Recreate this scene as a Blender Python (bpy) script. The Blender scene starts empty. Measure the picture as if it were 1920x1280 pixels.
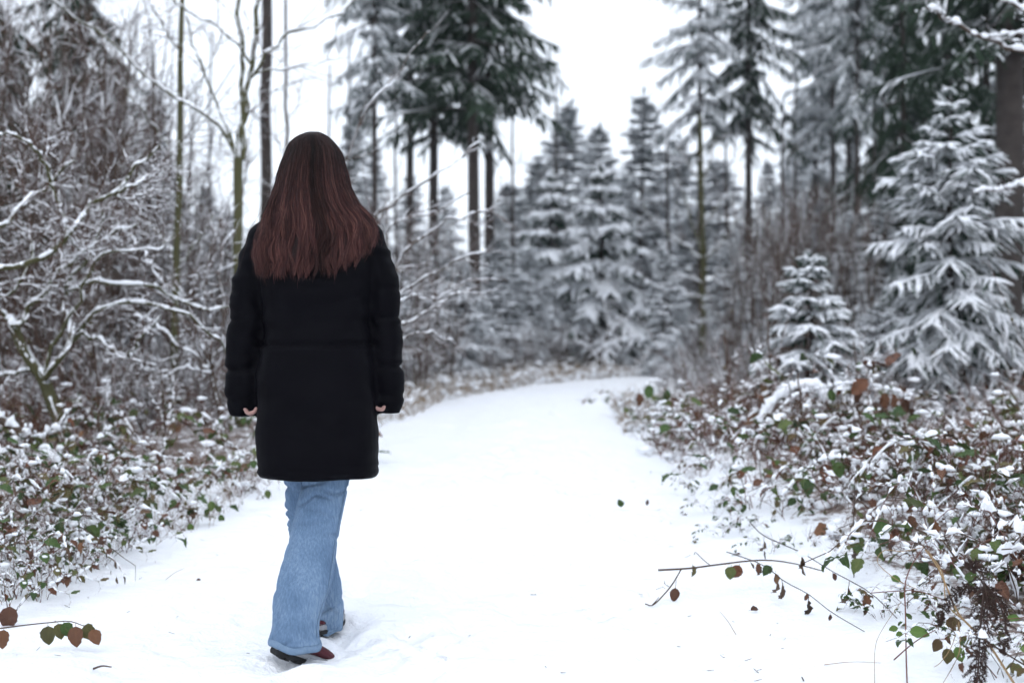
import bpy, bmesh, math, random
import numpy as np
from mathutils import Vector, Matrix, Euler

random.seed(7)
SC = bpy.context.scene
COL = SC.collection
R = math.radians

# ------------------------------------------------------------------ camera
FPX = 2666.67            # focal length in pixels of the 1920 px wide photograph (50 mm lens)
CAM_H = 1.0
cam = bpy.data.cameras.new('camera')
cam.lens = 50; cam.sensor_width = 36; cam.clip_start = 0.05; cam.clip_end = 600
cam.dof.use_dof = True; cam.dof.focus_distance = 4.62; cam.dof.aperture_fstop = 2.2
cam.dof.aperture_blades = 9
camo = bpy.data.objects.new('camera', cam); COL.objects.link(camo)
camo.location = (0, 0, CAM_H); camo.rotation_euler = (R(90), 0, 0)
SC.camera = camo

# ------------------------------------------------------------------ overcast sky
world = bpy.data.worlds.new('World'); SC.world = world; world.use_nodes = True
nt = world.node_tree; nt.nodes.clear()
sky = nt.nodes.new('ShaderNodeTexSky'); sky.sky_type = 'NISHITA'; sky.sun_disc = False
sky.sun_elevation = R(38); sky.sun_rotation = R(160)
sc_ = nt.nodes.new('ShaderNodeVectorMath'); sc_.operation = 'SCALE'; sc_.inputs[3].default_value = 0.10
nt.links.new(sky.outputs[0], sc_.inputs[0])
mx = nt.nodes.new('ShaderNodeMix'); mx.data_type = 'RGBA'; mx.inputs[0].default_value = 0.88
nt.links.new(sc_.outputs[0], mx.inputs[6]); mx.inputs[7].default_value = (0.88, 0.945, 1.05, 1)   # even cloud cover
bg = nt.nodes.new('ShaderNodeBackground'); bg.inputs[1].default_value = 1.0
nt.links.new(mx.outputs[2], bg.inputs[0])
wo = nt.nodes.new('ShaderNodeOutputWorld'); nt.links.new(bg.outputs[0], wo.inputs[0])

sun = bpy.data.lights.new('sun', 'SUN'); sun.energy = 0.5; sun.angle = R(50); sun.color = (1, 0.98, 0.96)
suno = bpy.data.objects.new('sun', sun); COL.objects.link(suno); suno.rotation_euler = (R(35), R(-12), 0)

SC.view_settings.view_transform = 'Standard'; SC.view_settings.look = 'None'
SC.view_settings.exposure = 0.63; SC.view_settings.gamma = 1
SC.cycles.use_denoising = True; SC.cycles.use_adaptive_sampling = True; SC.cycles.adaptive_threshold = .045; SC.cycles.adaptive_min_samples = 16
SC.cycles.max_bounces = 4; SC.cycles.diffuse_bounces = 2; SC.cycles.volume_bounces = 0

# ------------------------------------------------------------------ noise
def _h(ix, iy, iz):
    n = (ix.astype(np.int64) * 374761393 + iy.astype(np.int64) * 668265263 + iz.astype(np.int64) * 2147483647) & 0x7fffffff
    n = ((n ^ (n >> 13)) * 1274126177) & 0x7fffffff
    n = (n ^ (n >> 16))
    return (n & 0xffff) / 65535.0
def noise3(p):
    p = np.asarray(p, float); i = np.floor(p).astype(np.int64); f = p - i; f = f * f * (3 - 2 * f)
    x, y, z = i[..., 0], i[..., 1], i[..., 2]; fx, fy, fz = f[..., 0], f[..., 1], f[..., 2]
    def L(a, b, t): return a + (b - a) * t
    return L(L(L(_h(x, y, z), _h(x+1, y, z), fx), L(_h(x, y+1, z), _h(x+1, y+1, z), fx), fy),
             L(L(_h(x, y, z+1), _h(x+1, y, z+1), fx), L(_h(x, y+1, z+1), _h(x+1, y+1, z+1), fx), fy), fz) * 2 - 1
def noise2(x, y, s=1.0, seed=0):
    return noise3(np.stack([np.asarray(x) * s, np.asarray(y) * s, np.full_like(np.asarray(x, float), seed * 7.31 + .5)], -1))
def fbm2(x, y, s, seed=0, o=3):
    return sum(noise2(x, y, s * 2 ** k, seed + k) * .5 ** k for k in range(o))
def smooth(a, b, x):
    t = np.clip((x - a) / (b - a), 0, 1); return t * t * (3 - 2 * t)

# ------------------------------------------------------------------ lie of the land
GY = np.array([-8, 0, 3, 4.5, 7.8, 11.5, 14.5, 21, 40, 80, 150.])
GZ = np.array([-.25, -.09, -.02, 0, .150, .310, .385, .488, .75, 1.35, 2.4])
PATH = np.array([(-.42, -4, 1.6), (-.40, 3, 1.52), (-.37, 4.9, 1.40), (-.30, 6.2, 1.25), (-.18, 7.8, 1.08), (-.08, 11.5, .95), (.15, 14.5, .82),
                 (1.05, 17.9, .85), (2.2, 19.9, .9), (4.4, 21.8, .95), (8.5, 23.4, 1.0), (16, 25, 1.0), (30, 27, 1.0)])
def path_d(x, y):
    x = np.asarray(x, float); y = np.asarray(y, float); best = np.full(np.broadcast(x, y).shape, 1e9)
    for (ax, ay, aw), (bx_, by, bw) in zip(PATH[:-1], PATH[1:]):
        dx, dy = bx_ - ax, by - ay
        t = np.clip(((x - ax) * dx + (y - ay) * dy) / (dx * dx + dy * dy), 0, 1)
        d = np.hypot(x - ax - t * dx, y - ay - t * dy) - (aw + (bw - aw) * t)
        best = np.minimum(best, d)
    return best + .10 * noise2(x, y, 1.3, 3) + .05 * noise2(x, y, 4.1, 4)
_gyf = np.linspace(-8, 150, 1600); _k = np.ones(21) / 21
_gzf = np.interp(_gyf, GY, GZ); _gzf = np.concatenate([_gzf[:10], np.convolve(_gzf, _k, 'valid'), _gzf[-10:]])
rs = np.random.RandomState(5)
DENTS = [(rs.uniform(-1.2, .7), rs.uniform(3.9, 10), rs.uniform(.05, .12), rs.uniform(.03, .055), rs.uniform(-.9, .9), rs.uniform(.014, .036)) for _ in range(230)]
for k in range(12):   # the walker's own prints, leading up to her
    DENTS.append((-.72 + .09 * (-1) ** k - .02 * k, 4.15 - .36 * k, .05, .13, .05, .06))
for k in range(34):   # older, snowed-over prints along the middle of the path
    yy_ = 3.9 + .34 * k; cx_ = float(np.interp(yy_, PATH[:, 1], PATH[:, 0])); DENTS.append((cx_ + .25 + .10 * (-1) ** k + rs.uniform(-.05, .05), yy_ + rs.uniform(-.05, .05), .055, .14, rs.uniform(-.15, .15), rs.uniform(.016, .030)))
    if k % 3: DENTS.append((cx_ - .10 - .09 * (-1) ** k + rs.uniform(-.05, .05), yy_ + .15, .05, .13, rs.uniform(-.15, .15), rs.uniform(.012, .026)))
DENTS += [(-.665, 4.46, .17, .10, .3, .02), (-.60, 4.92, .10, .14, 0, .03)]
def ground_z(x, y, fine=True):
    x = np.asarray(x, float); y = np.asarray(y, float)
    z = np.interp(y, _gyf, _gzf)
    d = path_d(x, y)
    z = z + smooth(0, .9, d) * (.07 + .07 * fbm2(x, y, .9, 11)) + smooth(1.5, 6, d) * .12 * fbm2(x, y, .22, 21)
    z = z + smooth(-.05, .3, d) * .016 * fbm2(x, y, 4, 31)
    z = z - .03 * np.exp(-(np.clip(d + .45, -9, 9) / .35) ** 2) * 0
    if fine:
        near = (y < 16)
        z = z + .006 * fbm2(x, y, 6, 41, 3) + .028 * fbm2(x, y, 2.1, 51, 3) * smooth(0.1, -.3, d)
        for (cx, cy, a, b, r, dep) in DENTS:
            c, s_ = math.cos(r), math.sin(r)
            u = ((x - cx) * c + (y - cy) * s_) / a; v = (-(x - cx) * s_ + (y - cy) * c) / b
            q = u * u + v * v
            z = z - dep * np.exp(-q * q) + dep * .25 * np.exp(-(np.sqrt(q) - 1.35) ** 2 * 9)
    return z
def gz(x, y): return float(ground_z(np.array([x]), np.array([y]))[0])
def W3(px, py, Y):                       # a point seen at (px, py) of the photograph, Y metres away
    return np.array([(px - 960) / FPX * Y, Y, CAM_H + (640 - py) / FPX * Y])
def onground(px, py, h=0.0):             # the point h above the ground on that line of sight
    lo, hi = 2.5, 60.
    for _ in range(50):
        m = (lo + hi) / 2; p = W3(px, py, m)
        if p[2] - h > np.interp(m, _gyf, _gzf): lo = m
        else: hi = m
    p = W3(px, py, lo); 
    return np.array([p[0], p[1], gz(p[0], p[1]) + h])

# ------------------------------------------------------------------ mesh helpers
class MB:
    def __init__(s): s.V = []; s.Q = []; s.T = []; s.n = 0
    def add(s, V, F):
        V = np.asarray(V, float).reshape(-1, 3); F = np.asarray(F, np.int64)
        if len(V) == 0 or len(F) == 0: return s
        (s.Q if F.shape[1] == 4 else s.T).append(F + s.n); s.V.append(V); s.n += len(V); return s
    def mesh(s, name, mat=None, smoothed=True):
        me = bpy.data.meshes.new(name)
        if s.n:
            V = np.concatenate(s.V); Q = np.concatenate(s.Q) if s.Q else np.zeros((0, 4), int); T = np.concatenate(s.T) if s.T else np.zeros((0, 3), int)
            me.vertices.add(len(V)); me.vertices.foreach_set('co', V.astype(np.float32).ravel())
            li = np.concatenate([Q.ravel(), T.ravel()]).astype(np.int32)
            st = np.concatenate([np.arange(len(Q)) * 4, len(Q) * 4 + np.arange(len(T)) * 3]).astype(np.int32)
            me.loops.add(len(li)); me.loops.foreach_set('vertex_index', li)
            me.polygons.add(len(st)); me.polygons.foreach_set('loop_start', st)
            me.polygons.foreach_set('use_smooth', np.full(len(st), smoothed))
            me.update(calc_edges=True); me.validate()
        if mat: me.materials.append(M[mat] if isinstance(mat, str) else mat)
        return me
    def build(s, name, mat, parent=None, **kw):
        return link(name, s.mesh(name, mat, **kw), parent)
def link(name, data, parent=None, loc=None):
    o = bpy.data.objects.new(name, data); COL.objects.link(o)
    if parent: o.parent = parent
    if loc is not None: o.location = loc
    return o
def tag(o, label=None, cat=None, group=None, kind=None):
    if label: o['label'] = label
    if cat: o['category'] = cat
    if group: o['group'] = group
    if kind: o['kind'] = kind
    return o
def empty(name, label=None, cat=None, group=None, loc=(0, 0, 0), rz=0, sc=1):
    o = bpy.data.objects.new(name, None); COL.objects.link(o); o.location = loc; o.rotation_euler = (0, 0, rz)
    o.scale = (sc, sc, sc) if not hasattr(sc, '__len__') else sc
    o.empty_display_size = .1
    return tag(o, label, cat, group)
CH = {}
def kids(o):
    return [c for c in o.children]
def copy_tree(o, parent=None):
    c = o.copy(); COL.objects.link(c)
    if parent: c.parent = parent
    for ch in kids(o): copy_tree(ch, c)
    return c

def norm(v): return v / np.maximum(np.linalg.norm(v, axis=-1, keepdims=True), 1e-9)
def circ(k): a = np.arange(k) / k * 2 * np.pi; return np.stack([np.cos(a), np.sin(a)], 1)
CAP = np.array([(math.cos(R(a)), math.sin(R(a))) for a in (-25, 25, 65, 115, 155, 205)])
CAP4 = np.array([(1, -.2), (.55, .9), (-.55, .9), (-1, -.2)])
def sweep(P, Wd, Hd, prof, up=None):
    P = np.asarray(P, float); Mn, n, _ = P.shape; k = len(prof)
    Wd = np.broadcast_to(Wd, (Mn, n)); Hd = np.broadcast_to(Hd, (Mn, n))
    T = norm(np.gradient(P, axis=1))
    vert = np.mean(np.abs(T[..., 2]), axis=1) > .78
    ref = np.where(vert[:, None, None], np.array([1., 0, 0]), np.array([0, 0, 1.]))
    if up is not None: ref = up
    S = norm(np.cross(T, np.broadcast_to(ref, T.shape))); U = np.cross(S, T)
    V = P[:, :, None, :] + S[:, :, None, :] * (Wd[:, :, None, None] * prof[:, 0][None, None, :, None]) + U[:, :, None, :] * (Hd[:, :, None, None] * prof[:, 1][None, None, :, None])
    m, i, j = np.meshgrid(np.arange(Mn), np.arange(n - 1), np.arange(k), indexing='ij')
    j2 = (j + 1) % k; b = (m * n + i) * k; b2 = b + k
    F = np.stack([b + j, b2 + j, b2 + j2, b + j2], -1).reshape(-1, 4)
    return V.reshape(-1, 3), F
def resample(pts, n):
    """smooth curve (Catmull-Rom) through pts, n points along it"""
    p = np.asarray(pts, float); m = len(p)
    q = np.vstack([2 * p[0] - p[1], p, 2 * p[-1] - p[-2]])
    t = np.linspace(0, m - 1 - 1e-6, n); i = np.floor(t).astype(int); f = (t - i)[:, None]
    a, b, c, d = q[i], q[i+1], q[i+2], q[i+3]
    return .5 * (2*b + (c-a)*f + (2*a-5*b+4*c-d)*f**2 + (3*b-a-3*c+d)*f**3)
def grow(rng, P, Rd, count, s0, s1, L, ang, n, wig, trop, rr, taper=.35, flat=0.):
    """count side shoots on every polyline of P"""
    Mn, n0, _ = P.shape; N = Mn * count
    pi = np.repeat(np.arange(Mn), count); s = rng.uniform(s0, s1, N) * (n0 - 1); i = np.minimum(s.astype(int), n0 - 2); f = (s - i)[:, None]
    pos = P[pi, i] * (1 - f) + P[pi, i + 1] * f; t = norm(P[pi, i + 1] - P[pi, i])
    rp = Rd[pi, i] * (1 - f[:, 0]) + Rd[pi, i + 1] * f[:, 0]
    rv = rng.normal(size=(N, 3)); rv[:, 2] *= (1 - flat); pr = norm(rv - t * np.sum(rv * t, 1, keepdims=True))
    a = rng.normal(ang, .22, N)[:, None]; d = norm(np.cos(a) * t + np.sin(a) * pr)
    Ln = L * rng.uniform(.5, 1.15, N) * (1.15 - .6 * s / (n0 - 1)); out = np.zeros((N, n, 3)); out[:, 0] = pos
    for k in range(1, n):
        d = norm(d + wig * rng.normal(size=(N, 3)) + np.array([0, 0, trop])); out[:, k] = out[:, k - 1] + d * (Ln / (n - 1))[:, None]
    r0 = np.minimum(rr * rng.uniform(.8, 1.2, N), rp * .8)
    return out, r0[:, None] * np.linspace(1, taper, n)[None, :]
def snowcap(mb, rng, P, Rd, amt=1.0, hmul=1.3, base=.004, prof=CAP, lump=.5, cover=.9):
    """snow lying on top of the level stretches of branches"""
    T = norm(np.gradient(P, axis=1)); lev = np.clip(1.25 - 1.15 * np.abs(T[..., 2]) ** 1.3, 0, 1)
    nz = rng.uniform(1 - lump, 1 + lump, P.shape[:2]); ex = (rng.uniform(0, 1, P.shape[:2]) < cover)
    w = (Rd * 1.12 + base * .7) * np.clip(nz, .4, 1.3) * amt ** .3; h = (Rd * hmul + base * 1.7) * nz * lev * amt
    w = w * np.where((lev > .12) & ex, 1, .05); h = h * ex
    w[:, 0] *= .4; w[:, -1] *= .3; h[:, -1] *= .3
    off = np.zeros_like(P); off[..., 2] = Rd * .45
    V, F = sweep(P + off, w, h, prof); mb.add(V, F)
def refine(P, m):
    """linear in-between points for a batch of polylines"""
    n = P.shape[1]; t = np.linspace(0, n - 1.0001, m); i = t.astype(int); f = (t - i)[None, :]
    return P[:, i] * (1 - f[..., None]) + P[:, i + 1] * f[..., None] if P.ndim == 3 else P[:, i] * (1 - f) + P[:, i + 1] * f
_t = (1 + 5 ** .5) / 2
ICO_V = norm(np.array([(-1, _t, 0), (1, _t, 0), (-1, -_t, 0), (1, -_t, 0), (0, -1, _t), (0, 1, _t), (0, -1, -_t), (0, 1, -_t), (_t, 0, -1), (_t, 0, 1), (-_t, 0, -1), (-_t, 0, 1)], float))
ICO_F = np.array([(0, 11, 5), (0, 5, 1), (0, 1, 7), (0, 7, 10), (0, 10, 11), (1, 5, 9), (5, 11, 4), (11, 10, 2), (10, 7, 6), (7, 1, 8), (3, 9, 4), (3, 4, 2), (3, 2, 6), (3, 6, 8), (3, 8, 9), (4, 9, 5), (2, 4, 11), (6, 2, 10), (8, 6, 7), (9, 8, 1)])
def lumps(mb, rng, C, S):
    """lumps of snow: C centres (N,3), S half sizes (N,3)"""
    N = len(C); a = rng.uniform(0, 6.28, N); c, s = np.cos(a), np.sin(a)
    V = ICO_V[None] * (1 + .28 * rng.normal(size=(N, 12, 1)).clip(-1.2, 1.2)) * S[:, None, :]
    x = V[..., 0] * c[:, None] - V[..., 1] * s[:, None]; y = V[..., 0] * s[:, None] + V[..., 1] * c[:, None]
    V = np.stack([x, y, V[..., 2]], -1) + C[:, None, :]
    F = (ICO_F[None] + (np.arange(N) * 12)[:, None, None]).reshape(-1, 3); mb.add(V.reshape(-1, 3), F)
def blades(mb, B, D, Nn, L, Wd):
    """thin triangles: base B, direction D, side vector Nn"""
    N = len(B); V = np.stack([B - Nn * Wd[:, None], B + Nn * Wd[:, None], B + D * L[:, None]], 1)
    F = np.arange(N * 3).reshape(-1, 3); mb.add(V.reshape(-1, 3), F)

# ------------------------------------------------------------------ materials
M = {}
def newmat(name, rough=.8, spec=.25):
    m = bpy.data.materials.new(name); m.use_nodes = True; t = m.node_tree; b = t.nodes['Principled BSDF']
    b.inputs['Roughness'].default_value = rough; b.inputs['Specular IOR Level'].default_value = spec; M[name] = m
    return m, t, b
def nz(t, scale, detail=3, coord='Object', rough=.55, vec=None):
    c = t.nodes.new('ShaderNodeTexCoord'); n = t.nodes.new('ShaderNodeTexNoise'); n.inputs['Scale'].default_value = scale
    n.inputs['Detail'].default_value = detail; n.inputs['Roughness'].default_value = rough
    t.links.new(vec if vec else c.outputs[coord], n.inputs['Vector']); return n.outputs['Fac']
def ramp(t, fac, stops, interp='LINEAR'):
    r = t.nodes.new('ShaderNodeValToRGB'); r.color_ramp.interpolation = interp; e = r.color_ramp.elements
    while len(e) > 1: e.remove(e[-1])
    e[0].position = stops[0][0]; e[0].color = (*stops[0][1], 1)
    for p, c in stops[1:]:
        q = e.new(p); q.color = (*c, 1)
    t.links.new(fac, r.inputs[0]); return r.outputs[0]
def mathn(t, op, a, b=None, clamp=False):
    n = t.nodes.new('ShaderNodeMath'); n.operation = op; n.use_clamp = clamp
    for i, v in enumerate((a, b)):
        if v is None: continue
        if isinstance(v, (int, float)): n.inputs[i].default_value = v
        else: t.links.new(v, n.inputs[i])
    return n.outputs[0]
def mixc(t, fac, a, b):
    n = t.nodes.new('ShaderNodeMix'); n.data_type = 'RGBA'
    for i, v in ((0, fac), (6, a), (7, b)):
        if isinstance(v, (int, float)): n.inputs[i].default_value = v
        elif isinstance(v, tuple): n.inputs[i].default_value = (*v, 1)
        else: t.links.new(v, n.inputs[i])
    return n.outputs[2]
def bump(t, b, h, dist, strength=1):
    n = t.nodes.new('ShaderNodeBump'); n.inputs['Distance'].default_value = dist; n.inputs['Strength'].default_value = strength
    t.links.new(h, n.inputs['Height']); t.links.new(n.outputs[0], b.inputs['Normal'])
SNOW = (.86, .885, .925)
def mat_snow(name, scale=30, dist=.004):
    m, t, b = newmat(name, .55, .3)
    n = nz(t, 3); t.links.new(mixc(t, n, (.83, .86, .91), (.89, .905, .93)), b.inputs['Base Color'])
    bump(t, b, nz(t, scale, 4), dist)
mat_snow('snow'); 
def mat_ground():
    m, t, b = newmat('snow_ground', .55, .3)
    f = nz(t, 9, 5, rough=.65); g = nz(t, 45, 3)
    k = mathn(t, 'ADD', mathn(t, 'MULTIPLY', f, .7), mathn(t, 'MULTIPLY', g, .3))
    a = t.nodes.new('ShaderNodeAttribute'); a.attribute_name = 'litter'        # leaf litter lies under the brambles, clean snow next to the path
    k = mathn(t, 'ADD', k, mathn(t, 'MULTIPLY', mathn(t, 'SUBTRACT', 1., a.outputs['Fac']), .3))
    litter = ramp(t, k, [(.40, (.075, .048, .036)), (.50, (.20, .15, .13)), (.58, SNOW)])
    t.links.new(litter, b.inputs['Base Color']); bump(t, b, nz(t, 30, 4), .01)
mat_ground()
def mat_path():
    m, t, b = newmat('snow_path', .5, .3)
    t.links.new(mixc(t, nz(t, 2.2, 3), (.845, .87, .915), (.90, .912, .935)), b.inputs['Base Color'])
    h = mathn(t, 'ADD', mathn(t, 'MULTIPLY', nz(t, 14, 4), .7), mathn(t, 'MULTIPLY', nz(t, 90, 2), .12))
    bump(t, b, h, .032)
mat_path()
def mat_snowtop(name, c1, c2, lo=.25, hi=.6, scale=8, amount=.6, rough=.85, cscale=14, frost=0.):
    """bark, stems or needles with snow caught on their upper sides"""
    m, t, b = newmat(name, rough, .15)
    base = mixc(t, nz(t, cscale, 4), c1, c2)
    g = t.nodes.new('ShaderNodeNewGeometry'); s = t.nodes.new('ShaderNodeSeparateXYZ'); t.links.new(g.outputs['Normal'], s.inputs[0])
    up = mathn(t, 'ADD', s.outputs[2], mathn(t, 'MULTIPLY', mathn(t, 'SUBTRACT', nz(t, scale, 2), .5), amount * 2))
    mr = t.nodes.new('ShaderNodeMapRange'); mr.inputs[1].default_value = lo; mr.inputs[2].default_value = hi; t.links.new(up, mr.inputs[0])
    fac = mr.outputs[0]
    if frost: fac = mathn(t, 'ADD', mathn(t, 'MULTIPLY', fac, 1 - frost), frost)
    t.links.new(mixc(t, fac, base, SNOW), b.inputs['Base Color'])
mat_snowtop('bark_moss', (.045, .05, .018), (.10, .09, .05), .45, .8)
mat_snowtop('bark_brown', (.05, .036, .028), (.10, .075, .06), .6, 1.0)
mat_snowtop('bark_dark', (.022, .017, .016), (.055, .042, .038), .55, .9)
mat_snowtop('bark_pine', (.016, .013, .012), (.080, .066, .060), .7, 1.05, cscale=9)
mat_snowtop('twig', (.062, .036, .028), (.130, .082, .064), .75, 1.1, 10, .5)
mat_snowtop('twig_dark', (.03, .022, .02), (.075, .055, .048), .15, .6, 10, .5)
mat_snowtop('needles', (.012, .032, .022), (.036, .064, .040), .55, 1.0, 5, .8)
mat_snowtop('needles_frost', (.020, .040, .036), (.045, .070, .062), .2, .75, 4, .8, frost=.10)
mat_snowtop('needles_far', (.030, .048, .048), (.062, .082, .080), .3, .9, 4, .8, frost=.13)  # frost, with distance haze also worked into this paler needle colour
mat_snowtop('needles_dark', (.012, .025, .017), (.030, .048, .028), .7, 1.2, 2.5, .7)
mat_snowtop('stem', (.085, .036, .027), (.19, .10, .068), .85, 1.0, 12, .6)
mat_snowtop('straw', (.30, .22, .13), (.20, .13, .08), .4, .9, 6, .6)
def plain(name, c1, c2, sc=40, rough=.7, spec=.25, bd=0):
    m, t, b = newmat(name, rough, spec); f = nz(t, sc, 4); t.links.new(mixc(t, f, c1, c2), b.inputs['Base Color'])
    if bd: bump(t, b, f, bd)
plain('cane_red', (.10, .028, .025), (.17, .075, .05), 30, .5)
plain('cane_brown', (.045, .03, .022), (.10, .065, .045), 30)
plain('straw_stalk', (.36, .25, .13), (.22, .14, .075), 30)
plain('fern_dead', (.018, .011, .009), (.052, .027, .020), 50)
plain('skin', (.36, .21, .185), (.42, .25, .22), 30, .5, .4)
plain('sole_rubber', (.008, .008, .009), (.018, .018, .019), 60, .6)
plain('midsole', (.20, .21, .23), (.34, .35, .37), 25, .6)
plain('shoe_fabric', (.055, .012, .018), (.085, .020, .026), 200, .8)
def mat_leafy(name, stops, rnd=1., off=0.):
    """leaf blade: blotches, a pale midrib and side veins"""
    m, t, b = newmat(name, .5, .3)
    o = t.nodes.new('ShaderNodeObjectInfo'); c = t.nodes.new('ShaderNodeTexCoord'); sp = t.nodes.new('ShaderNodeSeparateXYZ'); t.links.new(c.outputs['Object'], sp.inputs[0])
    f = mathn(t, 'ADD', mathn(t, 'ADD', mathn(t, 'MULTIPLY', o.outputs['Random'], rnd), off), mathn(t, 'MULTIPLY', mathn(t, 'SUBTRACT', nz(t, 45, 4, rough=.7), .5), .55))
    col = ramp(t, f, stops); ax = mathn(t, 'ABSOLUTE', sp.outputs[0])
    rib = mathn(t, 'LESS_THAN', ax, .0009)
    v = mathn(t, 'SINE', mathn(t, 'MULTIPLY', mathn(t, 'SUBTRACT', sp.outputs[1], mathn(t, 'MULTIPLY', ax, .8)), 900.))
    vein = mathn(t, 'MULTIPLY', mathn(t, 'GREATER_THAN', v, .86), .45)
    fac = mathn(t, 'MULTIPLY', mathn(t, 'MAXIMUM', rib, vein), .45)
    hv = t.nodes.new('ShaderNodeVectorMath'); hv.operation = 'MULTIPLY_ADD'; t.links.new(col, hv.inputs[0]); hv.inputs[1].default_value = (1.5, 1.5, 1.4); hv.inputs[2].default_value = (.03, .03, .015)
    t.links.new(mixc(t, fac, col, hv.outputs[0]), b.inputs['Base Color']); bump(t, b, mathn(t, 'ADD', v, mathn(t, 'MULTIPLY', nz(t, 90, 3), 3.)), .0006)
GR = [(0, (.024, .052, .012)), (.35, (.048, .090, .020)), (.55, (.085, .105, .028)), (.70, (.115, .09, .033)), (.82, (.09, .042, .024)), (.93, (.15, .055, .025)), (1, (.05, .026, .02))]
mat_leafy('leaf', GR); mat_leafy('leaf_green', [(0, (.06, .12, .025)), (.5, (.095, .17, .035)), (.85, (.14, .20, .055)), (1, (.13, .12, .04))], .5, .25)
mat_leafy('dead_leaf', [(0, (.05, .022, .015)), (.4, (.10, .042, .024)), (.75, (.16, .072, .035)), (1, (.20, .11, .05))], .7, .15)
mat_leafy('dry_leaf', [(0, (.035, .022, .017)), (.5, (.085, .052, .034)), (1, (.15, .10, .06))], .7, .15)
mat_leafy('olive_leaf', [(0, (.05, .045, .016)), (.4, (.09, .085, .026)), (.7, (.10, .065, .028)), (1, (.055, .03, .02))], .8, .1)
plain('small_leaf', (.035, .055, .018), (.12, .065, .035), 5, .6)

# ================================================================== ground and path
def build_ground():
    xs = np.concatenate([np.array([-90, -65, -45, -30, -22, -17]), np.arange(-13, -4, .35), np.arange(-4, -2.2, .08), np.arange(-2.2, 1.8, .04), np.arange(1.8, 5, .08), np.arange(5, 13, .35), np.array([13.5, 17, 22, 30, 45, 65, 90])])
    ys = np.concatenate([np.arange(-6, 3, .4), np.arange(3, 8, .04), np.arange(8, 14, .07), np.arange(14, 27, .14), np.arange(27, 60, 1.2), np.array([62, 68, 76, 86, 100, 120, 144])])
    X, Y = np.meshgrid(xs, ys); Z = ground_z(X, Y)
    V = np.stack([X, Y, Z], -1).reshape(-1, 3); nx, ny = len(xs), len(ys)
    i, j = np.meshgrid(np.arange(ny - 1), np.arange(nx - 1), indexing='ij'); a = i * nx + j
    F = np.stack([a, a + 1, a + nx + 1, a + nx], -1).reshape(-1, 4)
    cx = V[F].mean(1); on = path_d(cx[:, 0], cx[:, 1]) < 0
    dzx = np.gradient(Z, xs, axis=1); dzy = np.gradient(Z, ys, axis=0); Nn = norm(np.stack([-dzx, -dzy, np.ones_like(Z)], -1)).reshape(-1, 3)
    for nm, sel, mt, lab, cat in (('ground', ~on, 'snow_ground', 'snow-dusted forest floor on both sides of the path', 'ground'), ('path', on, 'snow_path', 'trodden snow-covered path curving right into the wood', 'path')):
        f = F[sel]; u, inv = np.unique(f.ravel(), return_inverse=True)
        me = MB().add(V[u], inv.reshape(-1, 4)).mesh(nm, mt); me.normals_split_custom_set_from_vertices(Nn[u].tolist()); at_ = me.attributes.new('litter', 'FLOAT', 'POINT'); at_.data.foreach_set('value', smooth(.12, .75, path_d(V[u, 0], V[u, 1])).astype(np.float32))
        tag(link(nm, me), lab, cat, kind='structure')
build_ground()

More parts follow.
